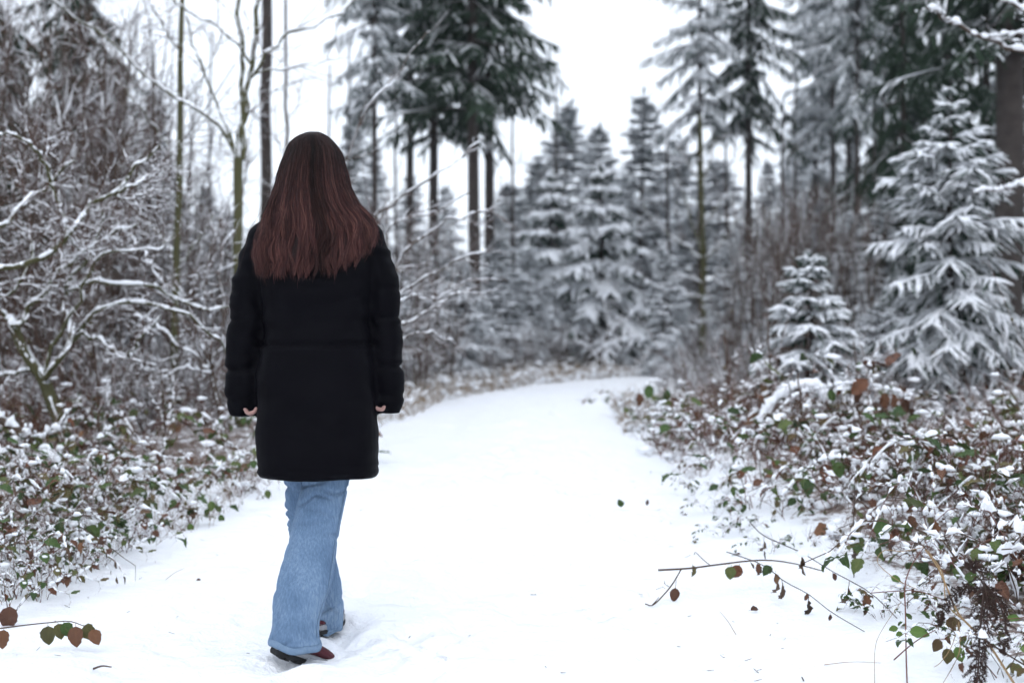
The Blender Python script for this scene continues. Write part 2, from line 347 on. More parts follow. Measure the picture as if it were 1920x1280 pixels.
# ================================================================== conifers
def conifer_meshes(seed, H, z0, rmax, nb, nl, shape=1.0, up0=.55, dn=.55, bl=.30, fw=.018, snow=1., needles=12, tr=.05, mats=('bark_brown', 'needles'), nfw=1., hang=.35, topn=7, pw=.85, rag=(.62, 1.12), tier=.75, cover=.7, lprof=None, jit=.04, pad=0., wob_=.012):
    """one spruce: returns meshes trunk, branches, needles, snow"""
    rng = np.random.RandomState(seed); wood, fol, sn, trunk = MB(), MB(), MB(), MB()
    zt = np.linspace(0, H, 14); tp = np.stack([wob_ * H * noise2(zt, zt * 0 + seed, .6 / max(H / 4, 1), 1), wob_ * H * noise2(zt, zt * 0 + seed, .6 / max(H / 4, 1), 2), zt], -1)
    V, F = sweep(tp[None], (tr * (1 - zt / H) ** .8 + .004)[None], (tr * (1 - zt / H) ** .8 + .004)[None], circ(8)); trunk.add(V, F)
    t = np.sort(rng.uniform(0, 1, nb) ** pw); wh = np.round(t * (nb / 6)) / (nb / 6); t = np.clip(wh * tier + t * (1 - tier) + rng.normal(0, .006, nb), 0, .985)
    z = z0 + (H - z0) * t; az = np.arange(nb) * 2.39996 + rng.normal(0, .25, nb)
    Lb = rmax * (((1 - t) ** shape * .96 + .04) if lprof is None else np.interp(t, lprof[0], lprof[1])) * rng.uniform(rag[0], rag[1], nb)
    n = 7; s = np.linspace(0, 1, n)
    slope = up0 * t ** 1.2 * 1.3 - dn * (1 - t) ** .8 * .55 + rng.normal(0, jit, nb)
    Pz = Lb[:, None] * (slope[:, None] * s + (-(dn * (1 - t) * .55 + .06)[:, None]) * s ** 2 + .22 * (1 - t)[:, None] * np.clip(s - .55, 0, 1) ** 2)
    cx = np.interp(z, zt, tp[:, 0]); cy = np.interp(z, zt, tp[:, 1])
    wob = rng.normal(0, .05, (nb, 1)) * s ** 2
    d = np.stack([np.cos(az), np.sin(az)], -1)
    PX = cx[:, None] + Lb[:, None] * s * (d[:, :1] - d[:, 1:] * wob); PY = cy[:, None] + Lb[:, None] * s * (d[:, 1:] + d[:, :1] * wob)
    B = np.stack([PX, PY, z[:, None] + Pz], -1)
    br = (.006 + .010 * Lb)[:, None] * np.linspace(1, .3, n); V, F = sweep(B, br, br, circ(4)); wood.add(V, F)
    # side twigs, laid out flat on both sides of the branch, hanging a little
    k = nl; sp = np.linspace(.16, .97, k); sp = np.repeat(sp, 2); side = np.tile([1, -1], k)
    N = nb * 2 * k; pi = np.repeat(np.arange(nb), 2 * k); ss = np.tile(sp, nb) + rng.normal(0, .02, N); sd = np.tile(side, nb)
    f = np.clip(ss, 0, .999) * (n - 1); i0 = f.astype(int); f = (f - i0)[:, None]
    pos = B[pi, i0] * (1 - f) + B[pi, i0 + 1] * f; tg = norm(B[pi, i0 + 1] - B[pi, i0])
    sv = norm(np.cross(tg, np.array([0, 0, 1.]))) * sd[:, None]
    a = rng.normal(.85, .18, N)[:, None]; dr = norm(np.cos(a) * tg + np.sin(a) * sv + np.array([0, 0, -1.]) * (hang * rng.uniform(.3, 1.3, N))[:, None])
    Ll = bl * (Lb[pi] / rmax) ** .55 * (1.08 - .75 * np.abs(ss - .45)) * rng.uniform(.55, 1.2, N)
    keep = Ll > bl * .12; pos, dr, Ll = pos[keep], dr[keep], Ll[keep]; N = len(pos)
    m = 4; TW = np.zeros((N, m, 3)); TW[:, 0] = pos
    for q in range(1, m):
        dr = norm(dr + np.array([0, 0, -.12 * hang * 2]) + rng.normal(0, .09, (N, 3))); TW[:, q] = TW[:, q - 1] + dr * (Ll / (m - 1))[:, None]
    # leading shoots count as twigs too
    tipn = B[:, -3:]; TT = np.concatenate([tipn, (tipn[:, -1] + (tipn[:, -1] - tipn[:, -2]) * .5)[:, None]], 1); TW = np.concatenate([TW, TT, B[:, 2:6]])
    if topn:
        a = rng.uniform(0, 6.28, topn); p0 = tp[-1][None] + np.array([0, 0, -1.]) * np.linspace(0, .10 * (H - z0), topn)[:, None]
        dd = np.stack([np.cos(a) * .75, np.sin(a) * .75, np.full(topn, .65)], -1); L = np.linspace(.05, .13, topn) * (H - z0) * .8
        TW = np.concatenate([TW, p0[:, None] + dd[:, None] * (np.linspace(0, 1, m)[None, :, None] * L[:, None, None])])
    N = len(TW); w = fw * np.array([.55, 1, .85, .2])[None] * rng.uniform(.7, 1.25, (N, 1))
    V, F = sweep(TW, w * nfw, w * .55 * nfw, circ(4)); fol.add(V, F)
    if needles:
        q = needles; pi = np.repeat(np.arange(N), q); f = rng.uniform(0, m - 1.01, N * q); i0 = f.astype(int); f = (f - i0)[:, None]
        p = TW[pi, i0] * (1 - f) + TW[pi, i0 + 1] * f; tg = norm(TW[pi, i0 + 1] - TW[pi, i0]); rv = rng.normal(size=(N * q, 3)); rv[:, 2] *= .55
        D = norm(tg * .75 + norm(rv)); blades(fol, p, D, norm(np.cross(D, rng.normal(size=(N * q, 3)))), fw * rng.uniform(1.4, 2.6, N * q), fw * np.full(N * q, .30))
    if snow:
        ex = rng.uniform(0, 1, N) < cover; T2 = TW[ex] + np.array([0, 0, fw * .30]); nn = len(T2)
        lz = rng.uniform(.35, 1.2, (nn, m)); w = fw * .92 * np.array([.6, 1, .95, .3]) * lz; h = fw * .85 * snow * np.array([.6, 1, 1, .3]) * lz * rng.uniform(.4, 1.3, (nn, 1))
        tz = norm(np.gradient(T2, axis=1))[..., 2]; h = h * np.clip(1.3 - np.abs(tz) * 1.2, .1, 1)
        V, F = sweep(T2, w, h, CAP4); sn.add(V, F)
    if pad:                                   # joined caps of snow lying along the boughs
        q = refine(B[:, 1:], 12); pw_ = pad * np.sqrt(Lb / rmax)[:, None] * np.array([.25, .5, .8, 1, .9, 1.05, .9, .8, .75, .55, .4, .12])[None] * rng.uniform(.45, 1.3, (nb, 12)); pw_ *= np.where(rng.uniform(0, 1, (nb, 12)) < .84, 1, .2) * (rng.uniform(0, 1, nb) < .85)[:, None]
        V, F = sweep(q + np.array([0, 0, fw * .35]), pw_, pw_ * .42, CAP); sn.add(V, F)
        q = TW[:nb * 2 * nl]; q = q[rng.uniform(0, 1, len(q)) < .38] + np.array([0, 0, fw * .4]); q = refine(q, 7); pw_ = pad * .42 * np.array([.5, .9, 1, .95, .8, .55, .15])[None] * rng.uniform(.4, 1.3, (len(q), 7)); V, F = sweep(q, pw_, pw_ * .6, CAP4); sn.add(V, F)
    return dict(trunk=trunk.mesh('trunk', mats[0]), branches=wood.mesh('branches', mats[0]), crown=fol.mesh('crown', mats[1], smoothed=False), snow=sn.mesh('snow', 'snow') if snow else None)
def place_conifer(ms, name, label, cat, loc, sc, rz, group=None):
    t = empty(name, label, cat, group, loc, rz, sc)
    link('trunk', ms['trunk'], t)
    b = tag(link('branches', ms['branches'], t), kind='stuff'); c = tag(link('crown', ms['crown'], t), kind='stuff')
    if ms['snow']: tag(link('snow', ms['snow'], c), kind='stuff')
    return t
def conifer_at(ms, H0, r0, px, top, Y, half, name, label, cat='tree', group=None, rz=None, sink=.05):
    """half: half width in photo pixels; top: pixel row of the tip"""
    p = W3(px, top, Y); g = gz(p[0], Y) - sink; h = p[2] - g; s = half / FPX * Y / r0
    return place_conifer(ms, name, label, cat, (p[0], Y, g), (s, s, h / H0), random.uniform(0, 6.28) if rz is None else rz, group)

YA = conifer_meshes(11, 2.9, .06, .86, 128, 15, bl=.34, fw=.0150, snow=1.7, needles=10, tr=.032, mats=('bark_dark', 'needles'), hang=.42, tier=.9, rag=(.55, 1.12), cover=.74, dn=.55, lprof=([0, .3, .58, .72, .78, .9, 1], [1, .93, .78, .62, .40, .20, .04]), pw=1.25, pad=.052)
YB = conifer_meshes(12, 2.7, .10, .72, 70, 12, up0=.35, dn=.75, bl=.36, fw=.027, snow=2.5, needles=11, tr=.035, mats=('bark_dark', 'needles'), hang=.40, tier=.96, rag=(.65, 1.1), cover=.92, lprof=([0, .3, .6, .8, 1], [1, .9, .66, .36, .05]), pw=1.1, pad=.062)
YC = conifer_meshes(13, 1.5, .03, .52, 76, 10, shape=.55, bl=.30, fw=.018, snow=1.4, needles=13, tr=.020, mats=('bark_dark', 'needles'), hang=.36, tier=.9, cover=.80, lprof=([0, .3, .58, .74, .9, 1], [1, .93, .74, .46, .20, .05]), pw=1.25, pad=.036)
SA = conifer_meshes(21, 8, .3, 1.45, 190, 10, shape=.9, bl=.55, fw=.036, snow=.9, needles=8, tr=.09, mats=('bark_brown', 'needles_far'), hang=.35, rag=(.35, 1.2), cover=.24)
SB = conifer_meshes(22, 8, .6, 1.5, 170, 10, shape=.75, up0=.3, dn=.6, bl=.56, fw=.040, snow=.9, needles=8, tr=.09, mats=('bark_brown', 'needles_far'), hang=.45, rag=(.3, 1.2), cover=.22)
SCf = conifer_meshes(23, 4, .1, 1.1, 140, 9, shape=.65, bl=.46, fw=.028, snow=1.0, needles=9, tr=.05, mats=('bark_brown', 'needles_frost'), hang=.32, rag=(.4, 1.15), cover=.55)
TA = conifer_meshes(31, 11, 3.5, 1.35, 260, 12, shape=.40, up0=.2, dn=.36, bl=.36, fw=.024, snow=.7, needles=8, tr=.10, mats=('bark_pine', 'needles_dark'), hang=.62, rag=(.15, 1.25), tier=.2, cover=.24, jit=.22, wob_=.003)
TB = conifer_meshes(32, 11, 3.9, 1.1, 205, 11, shape=.4, up0=.25, dn=.34, bl=.34, fw=.024, snow=.8, needles=8, tr=.075, mats=('bark_pine', 'needles_frost'), hang=.55, rag=(.15, 1.25), tier=.2, cover=.30, jit=.22, wob_=.003)
TD = conifer_meshes(33, 11, 1.2, 1.5, 250, 11, shape=.5, up0=.2, dn=.42, bl=.42, fw=.028, snow=.5, needles=8, tr=.11, mats=('bark_dark', 'needles_dark'), hang=.55, rag=(.2, 1.25), tier=.25, cover=.14, jit=.16, wob_=.003)

ORD = ['leftmost', 'second from left', 'third from left', 'fourth from left', 'fifth from left', 'sixth from left', 'seventh from left', 'eighth from left', 'ninth from left', 'tenth from left']
def ordinal(lst):
    r = sorted(range(len(lst)), key=lambda i: lst[i][0]); return {i: (ORD[k] if k < len(lst) - 1 else 'rightmost') for k, i in enumerate(r)}
def stout(ms, r):
    zt = np.linspace(0, 11, 20); tp = np.stack([.05 * noise2(zt, zt * 0, .4, 1), .05 * noise2(zt, zt * 0, .4, 2), zt], -1); w = r * (1 - zt / 11.5) ** .6 + .25 * r * np.exp(-zt / .25)
    V, F = sweep(tp[None], w[None], w[None], circ(14)); d = dict(ms); d['trunk'] = MB().add(V, F).mesh('trunk', 'bark_pine'); return d
TE = stout(TA, .175)
# young spruces one can pick out
conifer_at(YA, 2.9, .86, 1785, 168, 12.6, 178, 'young_spruce', 'large snow-laden young spruce at the right edge, taller than its neighbours', rz=.7)
conifer_at(YC, 1.5, .52, 1522, 478, 11.4, 118, 'young_spruce', 'small snow-covered spruce, second largest right of the path, beside the big one', rz=2.1)
conifer_at(YB, 2.7, .72, 1130, 312, 24, 112, 'young_spruce', 'dark tiered young spruce with thick snow shelves at the end of the path', rz=.4)
conifer_at(YA, 2.9, .86, 1652, 560, 14.5, 75, 'young_spruce', 'little snowy spruce between the small spruce and the large one', rz=3.9)
conifer_at(YC, 1.5, .52, 1925, 330, 15.5, 110, 'young_spruce', 'snowy spruce cut off by the right edge behind the large young spruce', rz=5)
conifer_at(YB, 2.7, .72, 1032, 330, 27, 100, 'young_spruce', 'shadowy green spruce close behind the tiered young spruce', rz=2.9)
# dense snowy spruces left of the tiered one and behind the right-hand thicket
G1 = 'snowy spruces crowding the far left side of the path'
LST = [(790, 455, 18.5, 88), (868, 490, 17.5, 80), (935, 450, 21, 95), (992, 470, 22.5, 84), (745, 520, 15.5, 70), (905, 560, 19.2, 60), (1040, 545, 24.0, 60)]
OD = ordinal(LST)
for k, (px, top, Y, hw) in enumerate(LST):
    conifer_at(SCf, 4, 1.1, px, top, Y, hw, 'snowy_spruce', OD[k] + ' frosted spruce in the dense row between the person and the tiered spruce', group=G1)
G2 = 'frosted spruces behind the right-hand thicket'
LST = [(1245, 470, 21, 70), (1370, 450, 22, 75), (1440, 430, 24, 75), (1590, 400, 20, 80), (1660, 370, 17.5, 85), (1890, 430, 18, 90)]
OD = ordinal(LST)
for k, (px, top, Y, hw) in enumerate(LST):
    conifer_at(SCf, 4, 1.1, px, top, Y, hw, 'snowy_spruce', OD[k] + ' frosted bushy spruce behind the brown saplings right of the path', group=G2)
# pale spruces of the wood behind
G3 = 'pale spruces of the distant wood below the open sky'
LST = [(1062, 196, 44, 85), (1122, 236, 40, 70), (1272, 262, 52, 75), (1165, 330, 55, 80), (1008, 300, 40, 80), (955, 345, 46, 80), (1345, 300, 46, 80), (1230, 345, 48, 70), (1100, 390, 34, 70), (1300, 400, 36, 75)]
OD = ordinal(LST)
for k, (px, top, Y, hw) in enumerate(LST):
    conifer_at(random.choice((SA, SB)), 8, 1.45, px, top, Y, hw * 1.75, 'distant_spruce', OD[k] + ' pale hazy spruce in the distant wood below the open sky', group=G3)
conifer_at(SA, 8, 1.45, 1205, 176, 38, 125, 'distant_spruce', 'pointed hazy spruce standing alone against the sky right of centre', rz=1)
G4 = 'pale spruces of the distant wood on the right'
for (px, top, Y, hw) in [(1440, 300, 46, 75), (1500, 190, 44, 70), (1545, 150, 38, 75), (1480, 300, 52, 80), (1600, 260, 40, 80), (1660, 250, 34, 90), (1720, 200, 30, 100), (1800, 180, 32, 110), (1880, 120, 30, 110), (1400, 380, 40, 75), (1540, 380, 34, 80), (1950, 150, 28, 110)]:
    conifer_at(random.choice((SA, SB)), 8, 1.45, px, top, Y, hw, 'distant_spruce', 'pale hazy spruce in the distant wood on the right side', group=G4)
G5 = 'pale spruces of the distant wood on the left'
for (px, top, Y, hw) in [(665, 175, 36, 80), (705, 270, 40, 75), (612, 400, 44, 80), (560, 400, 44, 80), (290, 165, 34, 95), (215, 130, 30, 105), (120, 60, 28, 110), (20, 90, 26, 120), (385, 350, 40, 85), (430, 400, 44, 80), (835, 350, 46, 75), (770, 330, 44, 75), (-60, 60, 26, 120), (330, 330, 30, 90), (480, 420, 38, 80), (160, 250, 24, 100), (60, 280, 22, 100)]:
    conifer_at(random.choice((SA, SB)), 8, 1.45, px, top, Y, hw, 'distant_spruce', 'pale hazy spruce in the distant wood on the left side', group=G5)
G6 = 'snow-dusted spruces low down behind the left-hand shrubs'
LST = [(300, 480, 16, 95), (400, 500, 17, 90), (210, 520, 15, 90), (480, 520, 18, 80), (110, 480, 16, 90), (20, 500, 15, 90)]
OD = ordinal(LST)
for k, (px, top, Y, hw) in enumerate(LST):
    conifer_at(SCf, 4, 1.1, px, top, Y, hw, 'snowy_spruce', OD[k] + ' snow-dusted low spruce behind the gnarled shrubs on the left', group=G6)
def tall(ms, px, Y, half, label, H=10.5, base=None, r0=1.35, rz=0):
    """tall trunks whose crowns leave the frame; base: pixel row of the lowest boughs"""
    p = W3(px, 640, Y); g = gz(p[0], Y) - .05; s = half / FPX * Y / r0
    return place_conifer(ms, 'tall_spruce', label, 'tree', (p[0], Y, g), (s, s, H / 11), rz)
tall(TA, 888, 19.5, 170, 'tall dark spruce with the thickest trunk left of the sky gap', 11.5, rz=1)
tall(TA, 917, 21.5, 140, 'tall dark spruce with thinner trunk just right of the thickest one', 12.0, rz=2.2)
tall(TA, 812, 21, 135, 'tall spruce with slim black trunk between two others behind the person', 11.0, rz=3.1)
tall(TB, 768, 23, 120, 'tall slender spruce with frosted boughs right of the person\'s head', 12, r0=1.1, rz=4)
tall(TB, 703, 19, 90, 'thin mossy spruce nearest the right side of the person\'s head', 10.5, r0=1.1, rz=.3)
tall(TB, 1312, 27, 92, 'slim hazy spruce with airy crown just right of the sky gap', 12.5, r0=1.1, rz=1.7)
tall(TA, 1404, 28, 105, 'bushy hazy spruce with brown trunk right of the slim airy one', 13.5, rz=5.2)
tall(TB, 1563, 30, 95, 'frosted spruce left of the dark spruces on the right', 13, r0=1.1, rz=.9)
tall(TB, 1606, 23, 85, 'tall spruce with thin bare stem in front of the dark spruces', 12, r0=1.1, rz=2.7)
tall(TD, 1692, 17.5, 78, 'dark green spruce with boughs hanging low behind the large young spruce', 10.5, r0=1.5, rz=3.3)
tall(TD, 1775, 20, 110, 'dark spruce filling the upper right behind the snowy spruce tip', 11, r0=1.5, rz=4.3)
tall(TE, 1888, 14.6, 230, 'massive spruce trunk beside the right edge of the picture', 10.5, rz=.2)
tall(TD, 1960, 19, 120, 'dark spruce cut off by the right edge behind the massive trunk', 11, r0=1.5, rz=1.3)
tall(TD, 1850, 24, 130, 'dark spruce between the massive trunk and the dark spruces', 12, r0=1.5, rz=2.2)
tall(TD, 1655, 26, 105, 'dark spruce far back left of the dark spruce with low boughs', 13, r0=1.5, rz=.8)
tall(TB, 1590, 33, 100, 'pale frosted spruce far back behind the thin bare stem', 14, r0=1.1, rz=3.7)
tall(TA, 1735, 28, 120, 'dark spruce far back behind the tip of the large young spruce', 13.5, rz=2.5)
tall(TB, 1530, 36, 80, 'pale spruce with frosted crown right of the second sky gap', 12.5, r0=1.1, rz=5.7)
tall(TA, 148, 17.5, 120, 'tall dark spruce in the upper left corner', 9.5, rz=2)
tall(TD, -40, 13, 130, 'dark spruce at the left edge with low green boughs', 9.5, r0=1.5, rz=5)

# ================================================================== bare trees and shrubs
def woody(name, label, cat, mains, Y, seed, bark='bark_brown', twig='twig', tw=((5, .5, 4, .004), (4, .22, 3, .0022)), snow=1., group=None, ang=.75, trop=.02, base=.004, ydrift=.25, wig=.16, trunk_first=True, n=16, slim=.8):
    """mains: [(pixel polyline, r0 px, r1 px)]; the first is the trunk, the others boughs"""
    rng = np.random.RandomState(seed); first = mains[0][0][0]; b = W3(first[0], first[1], Y); t = empty(name, label, cat, group, tuple(b))
    PP, RR = [], []
    for k, (pl, r0, r1) in enumerate(mains):
        dy = np.cumsum(rng.normal(0, ydrift * .35, len(pl))); dy[0] = 0 if k == 0 else dy[0] * .1
        if k == 0: dy *= .2
        p = np.array([W3(x, y, Y + d) for (x, y), d in zip(pl, dy)])
        if k == 0 and trunk_first and p[0, 2] > gz(p[0, 0], p[0, 1]) - .04: p = np.vstack([[p[0, 0] + .01, p[0, 1], gz(p[0, 0], p[0, 1]) - .06], p])   # rooted in the ground
        p = resample(p, n); L = np.linalg.norm(p[-1] - p[0])
        p[1:-1] += rng.normal(0, .006 + .004 * L, (n - 2, 3)) * (.3 if k == 0 else 1); r = np.linspace(r0, r1, n) / FPX * Y * (1 if k == 0 else slim)
        PP.append(p - b); RR.append(r)
        V, F = sweep((p - b)[None], r[None], r[None], circ(7)); o = MB().add(V, F).build('trunk' if k == 0 and trunk_first else 'branch', bark, t)
        if snow:
            q = resample(p - b, n * 3); rq = np.interp(np.linspace(0, 1, n * 3), np.linspace(0, 1, n), r); ms = MB(); snowcap(ms, rng, q[None], rq[None], snow, .9, base, cover=.86, lump=.55); ms.build('snow', 'snow', o)
    P = np.array(PP); Rr = np.array(RR); mt, ms = MB(), MB()
    if trunk_first and len(P) > 1: P0, R0 = P[1:], Rr[1:]
    else: P0, R0 = P, Rr
    for (c, L, nn, rr) in tw:
        if not c: break
        P1, R1 = grow(rng, P0, R0, c, .15, 1, L, ang, nn, wig, trop, rr)
        V, F = sweep(P1, R1, R1, circ(4)); mt.add(V, F)
        if snow: snowcap(ms, rng, refine(P1, 9), refine(R1, 9), snow * .85, 1.1, base * .6, prof=CAP4, cover=.44, lump=.6)
        P0, R0 = P1, R1
    if mt.n:
        w = tag(mt.build('twigs', twig, t), kind='stuff')
        if snow: tag(ms.build('snow', 'snow', w), kind='stuff')
    return t
woody('gnarled_tree', 'gnarled mossy little tree with snow-lined arching boughs at the left edge', 'tree', [
    ([(165, 945), (128, 850), (100, 760), (78, 705), (46, 660), (28, 612)], 16, 9),
    ([(28, 612), (55, 575), (85, 550), (110, 515), (150, 478), (215, 440), (258, 420)], 7, 2.5),
    ([(28, 612), (10, 590), (-30, 565), (-80, 540)], 7, 4),
    ([(84, 710), (118, 665), (138, 612), (118, 562), (130, 520), (165, 480), (180, 440), (192, 395)], 7, 2.5),
    ([(118, 665), (150, 620), (182, 586), (235, 564), (300, 572), (350, 590), (392, 622), (428, 668)], 6.5, 2.5),
    ([(130, 545), (170, 532), (240, 531), (290, 537), (330, 560), (385, 578), (445, 572)], 6, 2.5),
    ([(150, 620), (190, 640), (235, 665), (262, 640), (302, 590)], 5, 2),
    ([(90, 715), (60, 692), (20, 702), (-40, 700)], 6, 4),
    ([(85, 700), (100, 640), (150, 560), (170, 500), (215, 470), (290, 468), (330, 440)], 5, 2)], 8.6, 101, 'bark_moss',
    tw=((7, .42, 6, .0040), (5, .22, 5, .0022), (2, .11, 3, .0014)), snow=.8, base=.0042)
woody('gnarled_tree', 'crooked mossy tree reaching in from beyond the left edge', 'tree', [
    ([(-190, 900), (-170, 760), (-150, 600), (-120, 500)], 15, 9),
    ([(-120, 500), (-60, 465), (0, 420), (42, 385), (100, 340), (140, 300)], 8, 2.5),
    ([(96, 342), (75, 290), (40, 262), (-10, 245)], 5, 2.5), ([(95, 345), (118, 400), (128, 440), (150, 470)], 4, 2),
    ([(-120, 500), (60, 500), (140, 430), (165, 385), (222, 358), (238, 320), (300, 272)], 8, 2.5),
    ([(222, 362), (262, 340), (305, 325)], 4, 2), ([(215, 366), (240, 372), (290, 352)], 3, 1.5),
    ([(-120, 520), (-20, 560), (30, 540), (60, 480), (58, 430)], 5, 2)], 8.2, 102, 'bark_moss',
    tw=((8, .45, 6, .0040), (5, .22, 5, .0022), (2, .11, 3, .0014)), snow=.75, base=.0042)
woody('fallen_branch', 'thick snowy branch leaning to the ground at the lower left', 'branch', [
    ([(-60, 752), (0, 785), (60, 828), (120, 880), (160, 925)], 9, 7), ([(60, 828), (110, 800), (130, 770)], 4, 2), ([(20, 802), (50, 870), (90, 905)], 5, 3)], 7.6, 103, 'bark_brown', snow=1.4, base=.007, tw=((3, .3, 4, .003),), trunk_first=False)
woody('forked_tree', 'slim mossy tree forking behind the person\'s left shoulder', 'tree', [
    ([(450, 800), (447, 620), (446, 460), (447, 296)], 10.5, 8.5),
    ([(447, 298), (402, 228), (350, 192), (290, 150), (180, 55), (110, 12), (40, -40)], 5.5, 2),
    ([(445, 298), (425, 240), (410, 205), (378, 115), (365, 85), (350, 30)], 4.5, 1.8),
    ([(448, 298), (456, 220), (466, 150), (478, 70), (487, -10), (500, -120)], 6.5, 5),
    ([(455, 300), (456, 220), (453, 120), (448, 40), (446, -60)], 6, 4.5),
    ([(472, 145), (500, 105), (530, 72), (590, 45), (660, 0), (720, -50)], 4, 2),
    ([(474, 140), (520, 128), (590, 122), (650, 108)], 2.5, 1.2), ([(470, 120), (420, 60), (350, 22), (300, -30)], 3.5, 2)], 10.8, 104, 'bark_moss',
    tw=((5, .55, 5, .004), (3, .3, 4, .0022)), snow=.75, base=.004)
woody('slim_tree', 'thin straight tree with greenish stem left of the forked one', 'tree', [
    ([(326, 790), (327, 600), (333, 400), (338, 200), (343, 0), (345, -160)], 9.5, 3.5),
    ([(335, 330), (300, 250), (250, 190), (215, 140)], 2.5, 1.2), ([(338, 200), (380, 150), (420, 60)], 2.5, 1.2), ([(330, 480), (290, 430), (250, 410)], 3, 1.2), ([(340, 100), (300, 40), (270, -20)], 2.5, 1.2), ([(330, 500), (380, 440), (400, 400)], 3, 1.5)], 11.5, 105, 'bark_moss', tw=((6, .5, 4, .004), (3, .25, 3, .0022)), snow=.6)
woody('pine_trunk', 'straight dark pine trunk rising above the person\'s left shoulder', 'tree', [
    ([(500, 790), (500, 500), (500, 250), (501, 0), (502, -320)], 12, 9), ([(500, 360), (540, 330), (590, 310)], 2.5, 1), ([(500, 240), (460, 200), (430, 190)], 2.2, 1), ([(500, 180), (560, 150), (620, 150)], 2.2, 1)], 17.5, 106, 'bark_pine', tw=((4, .5, 4, .005), (3, .25, 3, .003)), snow=.6, n=20)
woody('slim_tree', 'very thin bare tree between the dark pine trunk and the person\'s head', 'tree', [
    ([(537, 760), (537, 400), (536, 200), (535, -120)], 4.5, 2.5), ([(537, 230), (560, 190), (570, 130)], 1.6, .8), ([(537, 300), (520, 260), (515, 200)], 1.6, .8)], 16, 107, 'bark_brown', tw=((5, .5, 4, .004), (3, .25, 3, .0025)), snow=.5)
woody('snowy_shrub', 'bare shrub spreading snowy rods to the right behind the person', 'shrub', [
    ([(585, 860), (640, 720), (690, 620)], 6.5, 5),
    ([(690, 620), (725, 570), (770, 535), (850, 492), (915, 468)], 4, 1.8), ([(685, 640), (740, 500), (780, 452), (850, 412), (925, 394)], 4, 1.8),
    ([(680, 660), (695, 440), (742, 376), (830, 318), (905, 262)], 4, 1.6), ([(690, 620), (760, 605), (835, 560), (880, 540)], 3.5, 1.5),
    ([(688, 630), (760, 560), (820, 555), (890, 520)], 3, 1.5), ([(690, 620), (720, 480), (735, 420), (800, 405), (880, 360)], 3, 1.4),
    ([(680, 660), (640, 420), (640, 330), (690, 200), (760, 120), (800, 60)], 3.5, 1.5), ([(680, 650), (740, 640), (800, 620), (850, 640)], 3, 1.5)], 9.2, 108, 'bark_brown',
    tw=((6, .40, 5, .0028), (4, .2, 4, .0018)), snow=.7, base=.0032, ang=.5)
woody('snowy_shrub', 'bare shrub with snowy rods left of the person\'s sleeve', 'shrub', [
    ([(430, 860), (410, 760), (395, 690)], 7, 5), ([(395, 690), (360, 600), (330, 520), (310, 440)], 4, 1.5), ([(395, 690), (380, 560), (395, 470), (425, 390)], 4, 1.5), ([(395, 690), (330, 640), (280, 600), (240, 590)], 3.5, 1.5),
    ([(400, 690), (420, 600), (410, 500), (440, 430)], 3.5, 1.5), ([(395, 700), (340, 690), (290, 720)], 3, 1.5), ([(395, 690), (300, 530), (270, 470), (220, 420)], 3.5, 1.5)], 9.6, 109, 'bark_brown', tw=((6, .45, 5, .0032), (3, .22, 4, .002)), snow=.9, base=.004, ang=.6)
woody('sapling', 'mossy sapling with snowy forked boughs standing right of the tiered spruce', 'tree', [
    ([(1318, 700), (1318, 600), (1318, 490), (1315, 340), (1311, 215)], 7.5, 4),
    ([(1318, 492), (1290, 462), (1255, 440), (1205, 385)], 3.5, 1.5), ([(1318, 490), (1345, 462), (1375, 425), (1390, 400)], 3.5, 1.5), ([(1318, 560), (1270, 548), (1215, 528), (1190, 505)], 3, 1.4),
    ([(1318, 485), (1300, 430), (1285, 370), (1262, 340)], 3.5, 1.5), ([(1315, 345), (1330, 310), (1342, 255)], 3, 1.3), ([(1314, 342), (1285, 300), (1265, 270)], 2.5, 1.2), ([(1318, 430), (1350, 380), (1370, 360)], 2.5, 1.2), ([(1318, 530), (1290, 520), (1262, 515)], 2.5, 1.2)], 23, 110, 'bark_moss', tw=((6, .55, 4, .006), (4, .28, 3, .004)), snow=1.0, base=.008)
woody('snowy_bush', 'small white snow-plastered bush shaped like a Y in front of the tiered spruce', 'shrub', [
    ([(1126, 720), (1124, 690), (1124, 660)], 5, 5), ([(1124, 662), (1145, 625), (1172, 600), (1205, 568)], 4.5, 2), ([(1138, 635), (1140, 600), (1130, 562)], 4, 2), ([(1124, 660), (1150, 645), (1200, 632)], 3.5, 2), ([(1126, 680), (1100, 650), (1075, 640)], 3, 1.5)], 21.5, 111, 'bark_brown', tw=((5, .38, 4, .005), (3, .2, 3, .0035)), snow=1.4, base=.011)
woody('overhanging_tree', 'tree beyond the right edge reaching snow-lined boughs into the upper right corner', 'tree', [
    ([(2110, 900), (2100, 620), (2085, 300), (2075, 60), (2060, -120)], 14, 9),
    ([(2080, 175), (1990, 130), (1920, 98), (1842, 70), (1785, 42), (1738, 15)], 8, 3.5), ([(1850, 73), (1880, 66), (1960, 70)], 3, 1.5), ([(1785, 42), (1765, 20), (1740, -30)], 3, 1.5),
    ([(2074, 75), (1960, 28), (1900, 8), (1830, -25)], 7, 3.5), ([(1920, 14), (1940, -20), (1950, -60)], 3, 2),
    ([(2085, 285), (2000, 310), (1930, 338), (1880, 352), (1825, 362)], 6, 2.5), ([(1900, 346), (1925, 345), (1990, 350)], 2.5, 1.5)], 9.6, 112, 'bark_brown', tw=((3, .3, 5, .003), (2, .15, 4, .002)), snow=1.2, base=.006, ydrift=.12)
LST = [(962, 34, 90), (1043, 30, 150), (1252, 33, 250), (1362, 30, 120), (1468, 27, 180), (1492, 33, 120), (1640, 25, -80), (1822, 22, -80), (618, 30, 120), (655, 26, 60), (742, 28, -60), (395, 26, 60), (255, 24, 40)]
